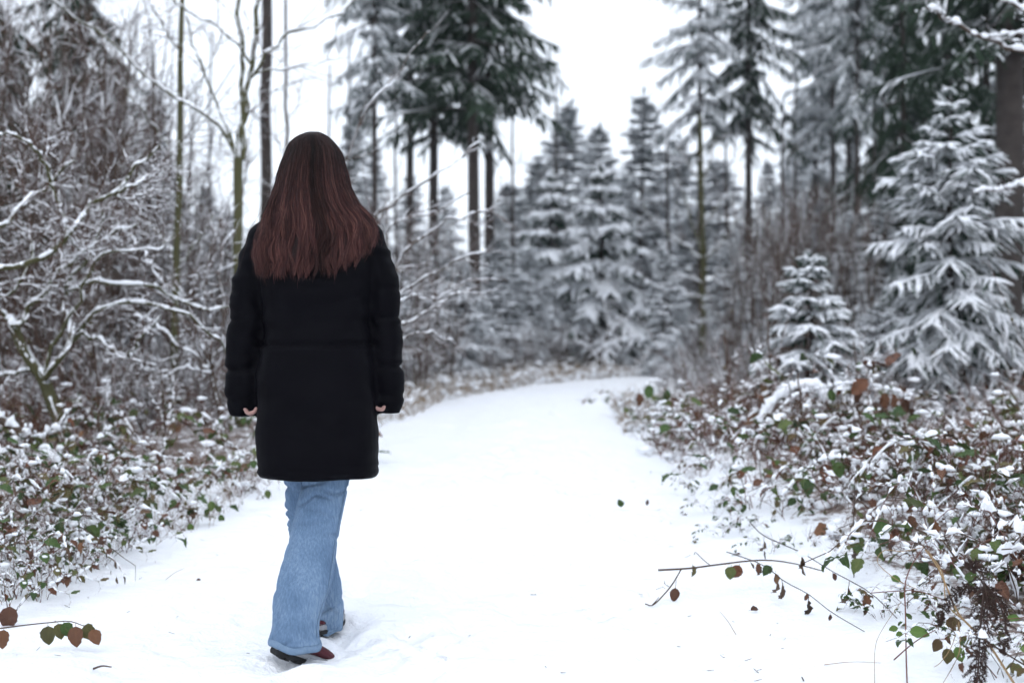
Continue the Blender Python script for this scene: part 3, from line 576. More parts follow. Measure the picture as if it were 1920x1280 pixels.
OD = dict((i, ('leftmost', 'second from left', 'third from left', 'fourth from left', 'fifth from left', 'sixth from left', 'seventh from left', 'eighth from left', 'ninth from left', 'tenth from left', 'eleventh from left', 'second from right', 'rightmost')[k]) for k, i in enumerate(sorted(range(len(LST)), key=lambda i: LST[i][0])))
for k, (px, Y, top) in enumerate(LST):
    woody('bare_tree', OD[k] + ' of the thin bare trunks standing far back in the wood', 'tree', [([(px, 715), (px + 2, 500), (px - 2, 300), (px + 1, top)], 4.2, 1.6), ([(px, 470), (px + 16, 440), (px + 26, 400)], 1.4, .7), ([(px, 400), (px - 16, 365), (px - 24, 330)], 1.4, .7), ([(px, 330), (px + 12, 300), (px + 18, 265)], 1.2, .6)], Y, 600 + k, 'bark_dark', 'twig', tw=((5, .6, 4, .006), (3, .3, 3, .004)), snow=.5, base=.005, group='thin bare trunks in the far wood')

def thicket(seed, H, n0, spread, lv, twig='twig', snow=.7, base=.005, vert=.1):
    """a many-stemmed leafless shrub: returns its meshes"""
    rng = np.random.RandomState(seed); a = rng.uniform(0, 6.28, n0); lean = rng.uniform(.05, spread, n0); n = 9
    d = norm(np.stack([np.cos(a) * lean, np.sin(a) * lean, np.ones(n0)], -1)); P = np.zeros((n0, n, 3)); P[:, 0] = np.stack([np.cos(a), np.sin(a), 0 * a], -1) * rng.uniform(.02, .25, n0)[:, None] * H * .2
    for k in range(1, n):
        d = norm(d + rng.normal(0, .09, (n0, 3)) + np.array([0, 0, vert])); P[:, k] = P[:, k - 1] + d * (H * rng.uniform(.75, 1.05, n0) / (n - 1))[:, None]
    Rr = (.0045 * H * rng.uniform(.5, 1.1, n0))[:, None] * np.linspace(1, .3, n) + .001
    ms, mt, st = MB(), MB(), MB(); V, F = sweep(P, Rr, Rr, circ(5)); st.add(V, F); snowcap(ms, rng, P, Rr, snow, 1.1, base, prof=CAP4, cover=.35)
    for (c, L, nn, rr, ang, tr) in lv:
        P, Rr = grow(rng, P, Rr, c, .12, 1, L, ang, nn, .17, tr, rr); V, F = sweep(P, Rr, Rr, circ(3)); mt.add(V, F); snowcap(ms, rng, P, Rr, snow, 1.2, base * .9, prof=CAP4, cover=.20)
    return dict(stems=st.mesh('stems', 'bark_brown'), twigs=mt.mesh('twigs', twig), snow=ms.mesh('snow', 'snow'))
def put_thicket(ms, name, label, loc, sc, group, rz=None, cat='shrub'):
    t = empty(name, label, cat, group, loc, random.uniform(0, 6.28) if rz is None else rz, sc); link('stems', ms['stems'], t)
    w = tag(link('twigs', ms['twigs'], t), kind='stuff'); tag(link('snow', ms['snow'], w), kind='stuff'); return t
H1 = thicket(201, 3.6, 12, .45, ((9, .95, 5, .006, .6, .03), (7, .42, 4, .0042, .7, .02)), base=.0055, snow=.6)
H2 = thicket(202, 3.4, 10, .35, ((10, .9, 5, .006, .55, .03), (7, .45, 4, .0042, .7, .03)), base=.0055, snow=.6)
H3 = thicket(203, 3.2, 14, .14, ((9, .5, 4, .004, .5, .10), (4, .25, 3, .003, .6, .03)), base=.005, snow=.5)
H4 = thicket(204, 1.1, 26, .7, ((7, .35, 4, .004, .7, .02), (4, .18, 3, .003, .7, .0)), base=.006)
def at_ground(px, Y): x = (px - 960) / FPX * Y; return (x, Y, gz(x, Y) - .03)
GB = 'brown leafless shrubs massed at the left'
for (px, Y, s) in [(-30, 11.5, 1.0), (60, 12.5, 1.1), (150, 11.8, 1.05), (235, 13, 1.05), (95, 14.5, 1.2), (10, 14, 1.2), (290, 14.5, .95), (200, 16, 1.2), (370, 15, .75), (330, 12.2, .55), (120, 10.4, .7), (20, 10.2, .75), (410, 13, .5), (-90, 13, 1.2)]:
    put_thicket(random.choice((H1, H2)), 'leafless_shrub', 'brown leafless shrub with snow-flecked twigs in the mass at the left', at_ground(px, Y), s, GB)
GR = 'brown saplings right of the path'
LST = [(1435, 17, .72), (1475, 16, .80), (1500, 18.5, .9), (1540, 17.5, .8), (1455, 20, .9), (1580, 19, .85), (1400, 19, .7), (1620, 16.5, .75), (1365, 17, .5), (1520, 21, 1.0)]
OD = ordinal(LST)
for k, (px, Y, s) in enumerate(LST):
    put_thicket(H3, 'leafless_saplings', OD[k] + ' clump of upright brown saplings behind the small spruce', at_ground(px, Y), s, GR)
LST = [(640, 15, .6), (700, 14, .6), (780, 14.5, .55), (830, 16.5, .6)]
OD = ordinal(LST)
for k, (px, Y, s) in enumerate(LST):
    put_thicket(H2, 'leafless_shrub', OD[k] + ' frosted leafless shrub before the dense spruces right of the person', at_ground(px, Y), s, 'frosted shrubs right of the person')
GS = 'low brown scrub at the far end of the path'
for (px, Y, s) in [(770, 15.5, .6), (850, 17.5, .6), (920, 18.5, .6), (985, 20, .7), (1050, 21.5, .7), (1110, 23.5, .7), (1175, 25, .9), (1240, 26, 1), (1090, 26, .9), (1010, 23, .8), (940, 21, .7), (1300, 25, 1), (1360, 27, 1.1), (870, 20, .7), (800, 17.5, .6)]:
    put_thicket(H4, 'low_scrub', 'low brown snow-flecked scrub lining the far bend of the path', at_ground(px, Y), s, GS)
GT = 'low scrub behind the right-hand brambles'
for (px, Y, s) in [(1290, 14.5, .42), (1340, 13.5, .42), (1390, 12.5, .4), (1440, 13.5, .45), (1270, 16.5, .5), (1320, 17.5, .6), (1420, 15.5, .6), (1590, 13, .5), (1640, 12, .45), (1380, 19, .7), (1245, 15.5, .35)]:
    put_thicket(H4, 'low_scrub', 'low brown scrub between the brambles and the trees on the right', at_ground(px, Y), s, GT)
GU = 'low scrub behind the left-hand brambles'
LST = [(450, 11, .6), (390, 10.4, .6), (340, 11.5, .7), (280, 10, .6), (220, 9.6, .6), (170, 10.5, .7), (60, 9.4, .6), (0, 9.8, .6), (520, 13, .6)]
OD = ordinal(LST)
for k, (px, Y, s) in enumerate(LST):
    put_thicket(H4, 'low_scrub', OD[k] + ' low brown scrub at the foot of the shrubs on the left', at_ground(px, Y), s, GU)

# ================================================================== leaves
def leaf_mesh(name, L, Wd, seed, mat='leaf', curl=.35, fold=.30, rows=10, serr=.10, petiole=.25, thick=.0):
    rng = np.random.RandomState(seed); mb = MB(); t = np.linspace(0, 1, rows); w = np.sin(np.pi * np.clip(t, 0, 1) ** .78) ** .75 * Wd / 2; w[0] = .0006; w[-1] = .0004
    w[1:-1] *= 1 + serr * np.where(np.arange(rows - 2) % 2 == 0, 1, -1); th = curl * t ** 1.5 + rng.normal(0, .05, rows)
    y = np.concatenate([[0], np.cumsum(np.cos(th[1:]) * L / (rows - 1))]); z = -np.concatenate([[0], np.cumsum(np.sin(th[1:]) * L / (rows - 1))])
    V = []
    for k in range(rows):
        for u in (-1, -.5, 0, .5, 1): V.append((u * w[k] * math.cos(fold), y[k] + petiole * L, z[k] + abs(u) * w[k] * math.sin(fold) * (1 + .5 * rng.normal()) + .0012 * rng.normal() + .05 * L * math.sin(7 * t[k] + seed + u * 1.3) * t[k]))
    F = [(k * 5 + j, k * 5 + j + 1, k * 5 + j + 6, k * 5 + j + 5) for k in range(rows - 1) for j in range(4)]
    mb.add(V, F); V, F = sweep(np.array([[(0, 0, 0), (0, petiole * L * .5, .002), (0, petiole * L, 0)]], float), .0009, .0009, circ(3)); mb.add(V, F)
    return mb.mesh(name, mat)
LEAVES = [leaf_mesh('leaf', .058, .040, 1), leaf_mesh('leaf', .050, .036, 2, curl=.7, fold=.45), leaf_mesh('leaf', .064, .046, 3, curl=-.25, fold=.15), leaf_mesh('leaf', .046, .028, 4, curl=.9, fold=.6)]
DRY = [leaf_mesh('leaf', .055, .022, 5, 'dry_leaf', 1.4, .9), leaf_mesh('leaf', .045, .02, 6, 'dry_leaf', .8, 1.1), leaf_mesh('leaf', .05, .03, 7, 'dead_leaf', .6, .5)]
def leaf_snow(seed, L, Wd):
    rng = np.random.RandomState(seed); mb = MB(); k = 9; V = [(0, .66 * L, .018)]; 
    for ring, (rr, hh) in enumerate(((.6, .013), (1.0, -.001))):
        for j in range(k):
            a = j / k * 6.283; q = rr * (1 + .18 * rng.normal()); V.append((math.cos(a) * Wd * .40 * q, .68 * L + math.sin(a) * L * .38 * q, hh * (1 + .3 * rng.normal()) + .004))
    mb.add(V, [(1 + j, 1 + k + j, 1 + k + (j + 1) % k, 1 + (j + 1) % k) for j in range(k)]); mb.add(V, [(0, 1 + j, 1 + (j + 1) % k) for j in range(k)])
    return mb.mesh('snow', 'snow')
LSNOW = [leaf_snow(1, .06, .042), leaf_snow(2, .055, .045), leaf_snow(3, .05, .036)]
def orient(d, nrm):
    y = Vector(d).normalized(); n = Vector(nrm); x = y.cross(n)
    if x.length < 1e-4: x = Vector((1, 0, 0))
    x.normalize(); z = x.cross(y); return Matrix((x, y, z)).transposed().to_4x4()
def put_leaf(parent, pos, d, nrm, me, s=1., snow=None, name='leaf'):
    o = link(name, me, parent); o.matrix_local = Matrix.Translation(Vector(pos)) @ orient(d, nrm) @ Matrix.Scale(s, 4)
    if snow is not None: link('snow', snow, o)
    return o

# ================================================================== brambles
def make_bramble(seed, rad, h, ncane, nleaf, snowy=.5):
    rng = np.random.RandomState(seed); rd = random.Random(seed); t = empty('bramble'); P, Rr = [], []; n = 12; s = np.linspace(0, 1, n)
    for k in range(ncane):
        a = k / ncane * 6.283 + rng.normal(0, .35); L = rad * rng.uniform(.7, 1.25); hh = h * rng.uniform(.6, 1.15); pk = rng.uniform(1.0, 1.5)
        p = np.stack([math.cos(a) * L * s, math.sin(a) * L * s, hh * np.sin(np.pi * np.clip(s * pk * .62, 0, 1)) + .0 * s], -1); p[:, :2] += np.cumsum(rng.normal(0, .018, (n, 2)), 0); p[:, 2] += rng.normal(0, .010, n); p[0, 2] = -.05
        P.append(p); Rr.append(np.linspace(.0032, .0012, n) * rng.uniform(.8, 1.3))
        V, F = sweep(p[None], Rr[-1][None], Rr[-1][None], circ(5)); MB().add(V, F).build('cane', rd.choice(('cane_brown', 'cane_brown', 'cane_red')), t)
    P = np.array(P); Rr = np.array(Rr); ms, mt = MB(), MB()
    P1, R1 = grow(rng, P, Rr, 6, .2, 1, h * .55, .8, 5, .18, .0, .0016); V, F = sweep(P1, R1, R1, circ(3)); mt.add(V, F)
    P2, R2 = grow(rng, P1, R1, 3, .2, 1, h * .25, .8, 4, .2, -.02, .0011); V, F = sweep(P2, R2, R2, circ(3)); mt.add(V, F)
    PQ = np.array([resample(p, 34) for p in P]); RQ = np.array([np.interp(np.linspace(0, 1, 34), s, r) for r in Rr])
    snowcap(ms, rng, PQ, RQ, 1.2, 1.5, .0055, cover=.36, lump=.6); snowcap(ms, rng, refine(P1, 14), refine(R1, 14), .9, 1.5, .0032, prof=CAP4, cover=.18, lump=.7)
    allp = np.concatenate([P1[:, 1:].reshape(-1, 3), P[:, 3:].reshape(-1, 3)])
    nl_ = int(9 * snowy); c = allp[rng.randint(0, len(allp), nl_)] + rng.normal(0, .01, (nl_, 3)); S = rng.uniform(.014, .038, (len(c), 1)) * np.array([1.3, 1., .5]); lumps(ms, rng, c + np.array([0, 0, .008]), S)
    tag(mt.build('twigs', 'stem', t), kind='stuff'); tag(ms.build('snow', 'snow', t), kind='stuff')
    for k in range(nleaf):
        if rd.random() < .6: q = P[rd.randrange(ncane)]; i = rd.randrange(3, n)
        else: q = P1[rd.randrange(len(P1))]; i = rd.randrange(1, 5)
        pos = q[i]; 
        if pos[2] < .03: pos = pos + np.array([0, 0, .05])
        a = rd.uniform(0, 6.283); dn = rd.uniform(-1.0, .15); d = (math.cos(a), math.sin(a), dn); up = (rd.uniform(-.5, .5), rd.uniform(-.9, .2), 1)
        r = rd.random(); me = rd.choice(DRY) if r < .10 else rd.choice(LEAVES)
        put_leaf(t, pos, d, up, me, rd.uniform(.95, 1.75), rd.choice(LSNOW) if (dn > -.5 and rd.random() < snowy * .26) else None)
    return t
BR = [make_bramble(301, .45, .42, 6, 29), make_bramble(302, .50, .36, 6, 31), make_bramble(303, .40, .50, 6, 29, .6), make_bramble(304, .55, .30, 6, 31, .95), make_bramble(305, .42, .24, 5, 24, 1.1)]
BR += [make_bramble(311, .46, .42, 6, 33, .22), make_bramble(312, .50, .34, 6, 33, .22), make_bramble(313, .46, .28, 6, 28, .3)]
used = [False] * 8
def put_bramble(k, x, y, s, label, group, rz=None):
    o = BR[k] if not used[k] else copy_tree(BR[k]); used[k] = True
    o.location = (x, y, gz(x, y) - .02); o.rotation_euler = (0, 0, random.uniform(0, 6.28) if rz is None else rz); o.scale = (s, s, s); tag(o, label, 'bramble', group); return o
rb = random.Random(77)
def scatter(n, xf, Y0, Y1, mind, ks, s0, s1, label, group, off=.18):
    pts = []; tries = 0
    while len(pts) < n and tries < 700:
        tries += 1; Y = math.exp(rb.uniform(math.log(Y0), math.log(Y1))); x = xf(Y, rb)
        if path_d(np.array([x]), np.array([Y]))[0] < off: continue
        if any(math.hypot(x - a, Y - b) < mind * Y / 8 for a, b in pts): continue
        pts.append((x, Y)); put_bramble(rb.choice(ks), x, Y, rb.uniform(s0, s1), label, group)
right = lambda a, b: (lambda Y, r: .85 + (r.uniform(a, b) ** 1.0) * (.36 * Y + .3 - .85))
scatter(11, right(0, .55), 5.4, 7.6, .50, (3, 4, 1), .65, .95, 'low snow-capped bramble on the right verge nearest the camera', 'brambles on the near right verge', .62)
scatter(22, right(0, 1), 7.2, 9.4, .46, (0, 1, 2, 3), .72, 1.0, 'leafy bramble with snow clumps on the bank right of the path', 'brambles on the right bank', .25)
scatter(14, right(0, 1), 9.4, 12.5, .55, (0, 3, 1), .6, .85, 'bramble thicket below the small spruce and the large spruce', 'brambles below the young spruces', .2)
scatter(11, right(.5, 1), 4.9, 6.8, .40, (3, 1, 0), .8, 1.1, 'snow-heavy bramble at the right edge above the dead ferns', 'brambles at the right edge', .75)
left = lambda a, b: (lambda Y, r: -(1.2 + r.uniform(a, b) * (.36 * Y + .4 - 1.2)))
scatter(12, left(0, 1), 5.3, 7.6, .42, (5, 6, 7, 6), .7, 1.0, 'bramble with green and brown leaves on the left verge nearest the camera', 'brambles on the near left verge', .22)
scatter(18, left(0, 1), 7.6, 11, .5, (5, 6, 5, 7), .75, 1.05, 'bramble with withered leaves on the left verge behind the person', 'brambles on the far left verge', .15)
put_bramble(3, 1.12, 11.2, .8, 'snow-capped bramble hummock jutting out where the path bends', None, .4)
put_bramble(2, 2.02, 8.6, 1.35, 'bramble arched under a thick cushion of snow on the right bank', None, 1.2)
for k, (px, py, s_, kk) in enumerate([(1752, 1100, .62, 4), (1858, 1150, .6, 3), (1905, 1085, .7, 1), (1895, 1235, .5, 4), (1470, 985, .6, 4), (1935, 1180, .7, 3), (1800, 1030, .7, 1), (1705, 1148, .45, 4), (1775, 1190, .45, 4), (1880, 1290, .5, 3), (1335, 962, .34, 7), (1392, 1000, .34, 7), (1445, 1034, .32, 7), (1352, 1008, .28, 7), (1650, 1165, .32, 7), (1300, 930, .36, 7)]):
    p = onground(px, py); put_bramble(kk, p[0], p[1], s_, 'little snow-buried bramble low on the snow around the dead ferns', 'little brambles around the dead ferns')
for k, (px, py, s_, kk) in enumerate([(25, 1118, .62, 7), (88, 1078, .66, 7), (150, 1048, .62, 7), (5, 1060, .7, 6), (70, 1020, .75, 5), (215, 1003, .66, 7), (140, 985, .8, 6), (270, 975, .66, 7), (-30, 1100, .7, 5), (330, 950, .66, 7), (15, 1150, .5, 7), (75, 1125, .5, 7), (128, 1092, .5, 7), (185, 1062, .5, 7), (235, 1035, .5, 7)]):
    p = onground(px, py); put_bramble(kk, p[0], p[1], s_, 'bramble with brown and green leaves at the lower left edge of the path', 'brambles along the lower left edge')
# the cushion of snow on that arched bramble
def snow_arch():
    rng = np.random.RandomState(9); t = empty('snow_cushion', 'thick cushion of snow bent over an arched bramble stem', 'snow', None, (0, 0, 0)); 
    p = resample([W3(1425, 790, 8.5), W3(1450, 750, 8.5), W3(1490, 722, 8.5), W3(1530, 722, 8.5), W3(1552, 748, 8.5)], 40); w = .030 * (1 + .35 * noise2(np.arange(40), np.arange(40) * 0, .35, 2)); w[0] = w[-1] = .008
    V, F = sweep(p[None], w[None] * 1.1, w[None], circ(9)); V += .006 * rng.normal(size=V.shape); MB().add(V, F).build('snow', 'snow', t)
    q = p.copy(); q[:, 2] -= .03; V, F = sweep(q[None], .004, .004, circ(5)); MB().add(V, F).build('cane', 'cane_brown', t)
snow_arch()

def long_cane(label, pts, Y, leaves, mat='cane_brown', r=.0042, snow=1.):
    rng = np.random.RandomState(len(label)); q = np.array([W3(px, py, Y + dy) for px, py, dy in pts]); t0 = q[0].copy(); t0[2] = gz(q[0][0], q[0][1]); t = empty('bramble_cane', label, 'bramble', None, tuple(t0)); p = resample(q, 40) - t0; rr = np.linspace(r, r * .5, 40)
    V, F = sweep(p[None], rr[None], rr[None], circ(6)); o = MB().add(V, F).build('cane', mat, t); ms = MB(); snowcap(ms, rng, resample(p, 70)[None], np.linspace(r, r * .5, 70)[None], snow, 1.6, .007, cover=.62, lump=.5); ms.build('snow', 'snow', o)
    for f, L, me in leaves:
        i = int(f * 39); put_leaf(t, p[i], (rng.uniform(-.25, .25), -.1, -1), (rng.uniform(-.5, .5), -1, .1), me, L / FPX * Y / max(v.co.y for v in me.vertices))
BD = LEAVES + DRY
long_cane('long snowy cane with hanging dark red leaves in front of the large spruce', [(1440, 790, 0), (1490, 742, .1), (1545, 726, .1), (1600, 718, 0), (1660, 728, -.1), (1712, 742, -.1)], 8.2, [(.62, 40, BD[6]), (.80, 40, BD[6]), (.86, 36, BD[6]), (.93, 38, BD[6]), (.45, 30, BD[1])])
long_cane('arched cane with three olive leaves hanging in the middle of the right bank', [(1465, 930, 0), (1500, 890, .05), (1540, 862, 0), (1590, 858, -.1), (1640, 882, -.1), (1700, 915, -.2), (1765, 935, -.2)], 6.7, [(.22, 46, BD[2]), (.38, 48, BD[2]), (.44, 40, BD[0]), (.6, 36, BD[1]), (.75, 34, BD[0])])
long_cane('dark red cane sloping down towards the right edge', [(1735, 845, .2), (1790, 862, .1), (1850, 885, 0), (1905, 918, 0), (1975, 955, -.1)], 6.2, [(.45, 40, BD[0]), (.6, 44, BD[2]), (.8, 40, BD[0])], 'cane_red', snow=.3)
long_cane('snow-lined cane rising to the right edge of the bank', [(1745, 880, 0), (1790, 842, 0), (1840, 812, 0), (1885, 798, 0), (1960, 790, 0)], 7.2, [(.4, 34, BD[0]), (.7, 36, BD[2])], snow=1.2)
long_cane('snow-lined cane arching over the bramble hummock at the bend', [(1180, 775, 0), (1196, 735, 0), (1228, 712, 0), (1258, 730, 0), (1278, 782, 0)], 10.6, [(.3, 32, BD[0]), (.45, 34, BD[2]), (.7, 34, BD[0]), (.8, 30, BD[6])])
long_cane('arched snowy cane at the far lower left with withered leaves', [(-30, 985, 0), (40, 925, 0), (110, 905, 0), (180, 930, 0), (232, 985, 0)], 6.6, [(.3, 40, BD[6]), (.5, 44, BD[0]), (.62, 44, BD[2]), (.8, 40, BD[1])])
long_cane('arched cane with olive leaves left of the person above the verge', [(180, 960, 0), (215, 905, 0), (270, 880, 0), (330, 890, 0), (375, 930, 0)], 7.2, [(.3, 42, BD[2]), (.45, 46, BD[2]), (.6, 40, BD[0]), (.8, 38, BD[6])])
long_cane('low snowy cane with green leaves in the nearer part of the right bank', [(1570, 1040, 0), (1610, 985, 0), (1670, 955, 0), (1740, 962, 0), (1800, 1000, 0)], 5.6, [(.25, 50, BD[0]), (.45, 54, BD[2]), (.65, 50, BD[0]), (.8, 44, BD[6])], snow=1.3)
for (x_, y0_, y1_, Y_, lab) in [(1441, 800, 590, 9.4, 'dark upright stem on the right bank left of the small spruce'), (1362, 800, 615, 10.2, 'dark upright stem furthest left on the right bank'), (1605, 860, 640, 9.6, 'thin upright stem on the bank just right of the small spruce'), (1500, 880, 700, 8.2, 'thin upright stem before the small spruce'), (182, 905, 660, 8.8, 'thin brown upright stem amid the left verge'), (305, 880, 690, 8.6, 'thin brown upright stem left of the sleeve')]:
    woody('slender_sapling', lab.replace('stem', 'sapling'), 'sapling', [([(x_, y0_), (x_ + 3, (y0_ + y1_) / 2), (x_ - 4, y1_)], 3.4, 1.6), ([(x_, y0_ - 60), (x_ + 14, y0_ - 110), (x_ + 20, y0_ - 150)], 2, 1), ([(x_, y0_ - 90), (x_ - 16, y0_ - 130), (x_ - 20, y0_ - 170)], 2, 1)], Y_, int(x_), 'cane_brown', 'stem', tw=((5, .18, 4, .002), (3, .08, 3, .0014)), snow=.6, base=.004)
# ================================================================== tangled undergrowth nobody could count
def undergrowth(name, label, seed, N, side, Y0, Y1, hfac=1.0, leaves=.35, snowf=.4, mat='stem', off=.05):
    rng = np.random.RandomState(seed); Y = np.exp(rng.uniform(math.log(Y0), math.log(Y1), N * 3)); hw = .37 * Y + .8
    x = rng.uniform(.2, hw) if side > 0 else -rng.uniform(-.5, hw); d = path_d(x, Y); dens = np.clip(.40 + 1.5 * fbm2(x, Y, .9, seed), 0.03, 1)
    ok = (d > off + (smooth(7.2, 5.2, Y) * .55 if side > 0 else 0) + rng.exponential(.10, len(d)) * .8) & (rng.uniform(0, 1, len(d)) < dens); x, Y, d = x[ok][:N], Y[ok][:N], d[ok][:N]; N = len(x)
    h = hfac * (.10 + .30 * smooth(0, .9, d)) * np.clip(.75 + .7 * fbm2(x, Y, .7, 5), .25, 1.6) * rng.uniform(.4, 1.25, N) * smooth(2.6, 7.5, Y) * np.where(rng.uniform(0, 1, N) < .05, 2.1, 1.)
    z = ground_z(x, Y); a = rng.uniform(0, 6.283, N); ln = rng.uniform(.1, .9, N); n = 5; dr = norm(np.stack([np.cos(a) * ln, np.sin(a) * ln, np.ones(N)], -1)); P = np.zeros((N, n, 3)); P[:, 0] = np.stack([x, Y, z - .01], -1)
    for k in range(1, n): dr = norm(dr + rng.normal(0, .16, (N, 3)) + np.array([0, 0, -.06])); P[:, k] = P[:, k - 1] + dr * (h * 1.3 / (n - 1))[:, None]
    sc = np.clip(Y / 8, .7, 1.8); Rr = (.0021 * sc * rng.uniform(.6, 1.2, N))[:, None] * np.linspace(1, .45, n); mt, ms, ml = MB(), MB(), MB(); V, F = sweep(P, Rr, Rr, circ(3)); mt.add(V, F)
    P1, R1 = grow(rng, P, Rr, 2, .25, 1, .16 * hfac, .8, 4, .2, .0, .0014); V, F = sweep(P1, R1, R1, circ(3)); mt.add(V, F)
    pts = np.concatenate([P[:, 2:].reshape(-1, 3), P1[:, 1:].reshape(-1, 3)]); ns = int(N * snowf * .8); c = pts[rng.randint(0, len(pts), ns)]
    S = (rng.uniform(.010, .030, ns) ** 1.0 * np.clip(c[:, 1] / 8, .7, 1.8))[:, None] * np.array([1.35, 1.05, .5]); lumps(ms, rng, c, S)
    # snow settled low in the tangle
    ng = int(N * .05); gi = rng.randint(0, N, ng); c = np.stack([x[gi], Y[gi], z[gi]], -1) + rng.normal(0, .05, (ng, 3)) * np.array([1, 1, 0]); c[:, 2] = ground_z(c[:, 0], c[:, 1]) + rng.uniform(0, .05, ng); lumps(ms, rng, c, rng.uniform(.02, .05, (ng, 1)) * np.array([1.3, 1, .55]))
    nl = int(N * leaves); li = rng.randint(0, len(pts), nl); b = pts[li]; D = norm(rng.normal(size=(nl, 3)) + np.array([0, 0, -.5])); sv = norm(np.cross(D, rng.normal(size=(nl, 3)))); L = rng.uniform(.018, .042, nl); up = np.cross(sv, D)
    V = np.stack([b, b + D * L[:, None] * .5 + sv * L[:, None] * .32, b + D * L[:, None], b + D * L[:, None] * .5 - sv * L[:, None] * .32, b + D * L[:, None] * .5 - up * L[:, None] * .10], 1); f = np.array([(0, 1, 4), (1, 2, 4), (2, 3, 4), (3, 0, 4)]); ml.add(V.reshape(-1, 3), (f[None] + (np.arange(nl) * 5)[:, None, None]).reshape(-1, 3))
    t = tag(mt.build(name, mat), label, 'undergrowth', kind='stuff'); tag(ms.build('snow', 'snow', t), kind='stuff')
    if nl: tag(ml.build('small_leaves', 'small_leaf', t), kind='stuff')
undergrowth('undergrowth', 'tangled snowy undergrowth of dry stems on the right verge', 401, 7200, 1, 4.6, 15, .85, .8, .15)
undergrowth('undergrowth', 'tangled snowy undergrowth of dry stems on the left verge', 402, 6800, -1, 4.6, 14, .95, .8, .07)
def grass(name, label, seed, N, region, L0, L1, mat='straw', r=.0016, lean=.6):
    rng = np.random.RandomState(seed); x, Y = region(rng, N); ok = path_d(x, Y) > .02; x, Y = x[ok], Y[ok]; N = len(x); a = rng.uniform(0, 6.283, N); ln = rng.uniform(.05, lean, N); n = 5
    dr = norm(np.stack([np.cos(a) * ln, np.sin(a) * ln, np.ones(N)], -1)); P = np.zeros((N, n, 3)); P[:, 0] = np.stack([x, Y, ground_z(x, Y) - .01], -1); L = rng.uniform(L0, L1, N)
    for k in range(1, n): dr = norm(dr + np.stack([np.cos(a), np.sin(a), -np.full(N, .7)], -1) * (.16 * ln * k)[:, None] + rng.normal(0, .05, (N, 3))); P[:, k] = P[:, k - 1] + dr * (L / (n - 1))[:, None]
    mt, ms = MB(), MB(); w = r * np.clip(Y / 8, .7, 2)[:, None] * np.linspace(1, .3, n); V, F = sweep(P, w, w, circ(3)); mt.add(V, F)
    ns = N // 3; c = P[rng.randint(0, N, ns), rng.randint(1, 4, ns)]; lumps(ms, rng, c, (rng.uniform(.008, .02, ns) * np.clip(c[:, 1] / 8, .7, 2))[:, None] * np.array([1.2, 1, .6])); t = tag(mt.build(name, mat), label, 'grass', kind='stuff'); tag(ms.build('snow', 'snow', t), kind='stuff')
def reg_far(rng, N):
    Y = rng.uniform(10.5, 21, N); e = np.interp(Y, [10.5, 11.5, 14.5, 18, 19.5, 21], [-1.06, -1.03, -.65, .25, 1.0, 1.8]); return e - .05 - rng.exponential(.55, N) + .25, Y
grass('dry_grass', 'pale straw-coloured dry grass along the far left edge of the path', 411, 4500, reg_far, .10, .32)
def reg_near(rng, N):
    Y = rng.uniform(5.0, 8.5, N); return -(1.45 + rng.uniform(0, 1, N) ** 1.5 * (.36 * Y - 1.0)), Y
grass('dry_grass', 'thin dry grass stalks among the brambles at the lower left', 412, 350, reg_near, .18, .45, r=.0010, lean=.35)
def reg_right(rng, N):
    Y = rng.uniform(11, 15, N); return .82 + rng.exponential(.35, N), Y
grass('dry_grass', 'frosted dry grass on the right where the path starts to bend', 413, 1500, reg_right, .06, .2)

# ================================================================== single plants and scraps in focus near the camera
def strand(pl, r0, r1, mat, t, h=None, n=14, name='stem', sides=6, org=None):
    p = resample(np.array(pl), n) - org; r = np.linspace(r0, r1, n); V, F = sweep(p[None], r[None], r[None], circ(sides)); return MB().add(V, F).build(name, mat, t), p
def twig_thing(name, label, cat, lines, leaves, mat='cane_brown', snow=0.):
    """lines: [([(px,py,h)], r0, r1, mat)], leaves: [(px,py,h,dx,dy,size px,mesh,matname)]"""
    pts = [[onground(*q) for q in l[0]] for l in lines]; org = pts[0][0].copy(); org[2] -= lines[0][0][0][2]; t = empty(name, label, cat, None, tuple(org)); rng = np.random.RandomState(len(label))
    for l, p in zip(lines, pts):
        o, q = strand(p, l[1], l[2], l[3] if len(l) > 3 else mat, t, org=org, name='stem')
        if snow: ms = MB(); snowcap(ms, rng, resample(q, 40)[None], np.full((1, 40), l[1]), snow, 1., .003, cover=.55); ms.build('snow', 'snow', o)
    for lf in leaves:
        px, py, h, d, up, sz, me = lf[:7]; p = onground(px, py, h) - org; L = max(v.co.y for v in me.vertices); put_leaf(t, p, d, up, me, sz / FPX * (p[1] + org[1]) / L, lf[7] if len(lf) > 7 else None)
    return t
OV_BROWN = leaf_mesh('leaf', .05, .036, 21, 'dead_leaf', .25, .15, serr=.03, petiole=.55); OV_GREEN = leaf_mesh('leaf', .06, .046, 22, 'leaf_green', .3, .2, serr=.05, petiole=.15); OV_DARK = leaf_mesh('leaf', .055, .048, 23, 'leaf', .6, .3, serr=.06, petiole=.15); BIGD = leaf_mesh('leaf', .075, .06, 24, 'dead_leaf', .5, .35, serr=.04, petiole=.15); OLIVE = leaf_mesh('leaf', .075, .062, 25, 'olive_leaf', .5, .3, serr=.05, petiole=.15)
hang = (0.15, -.1, -1); face = (.1, -1, .15)
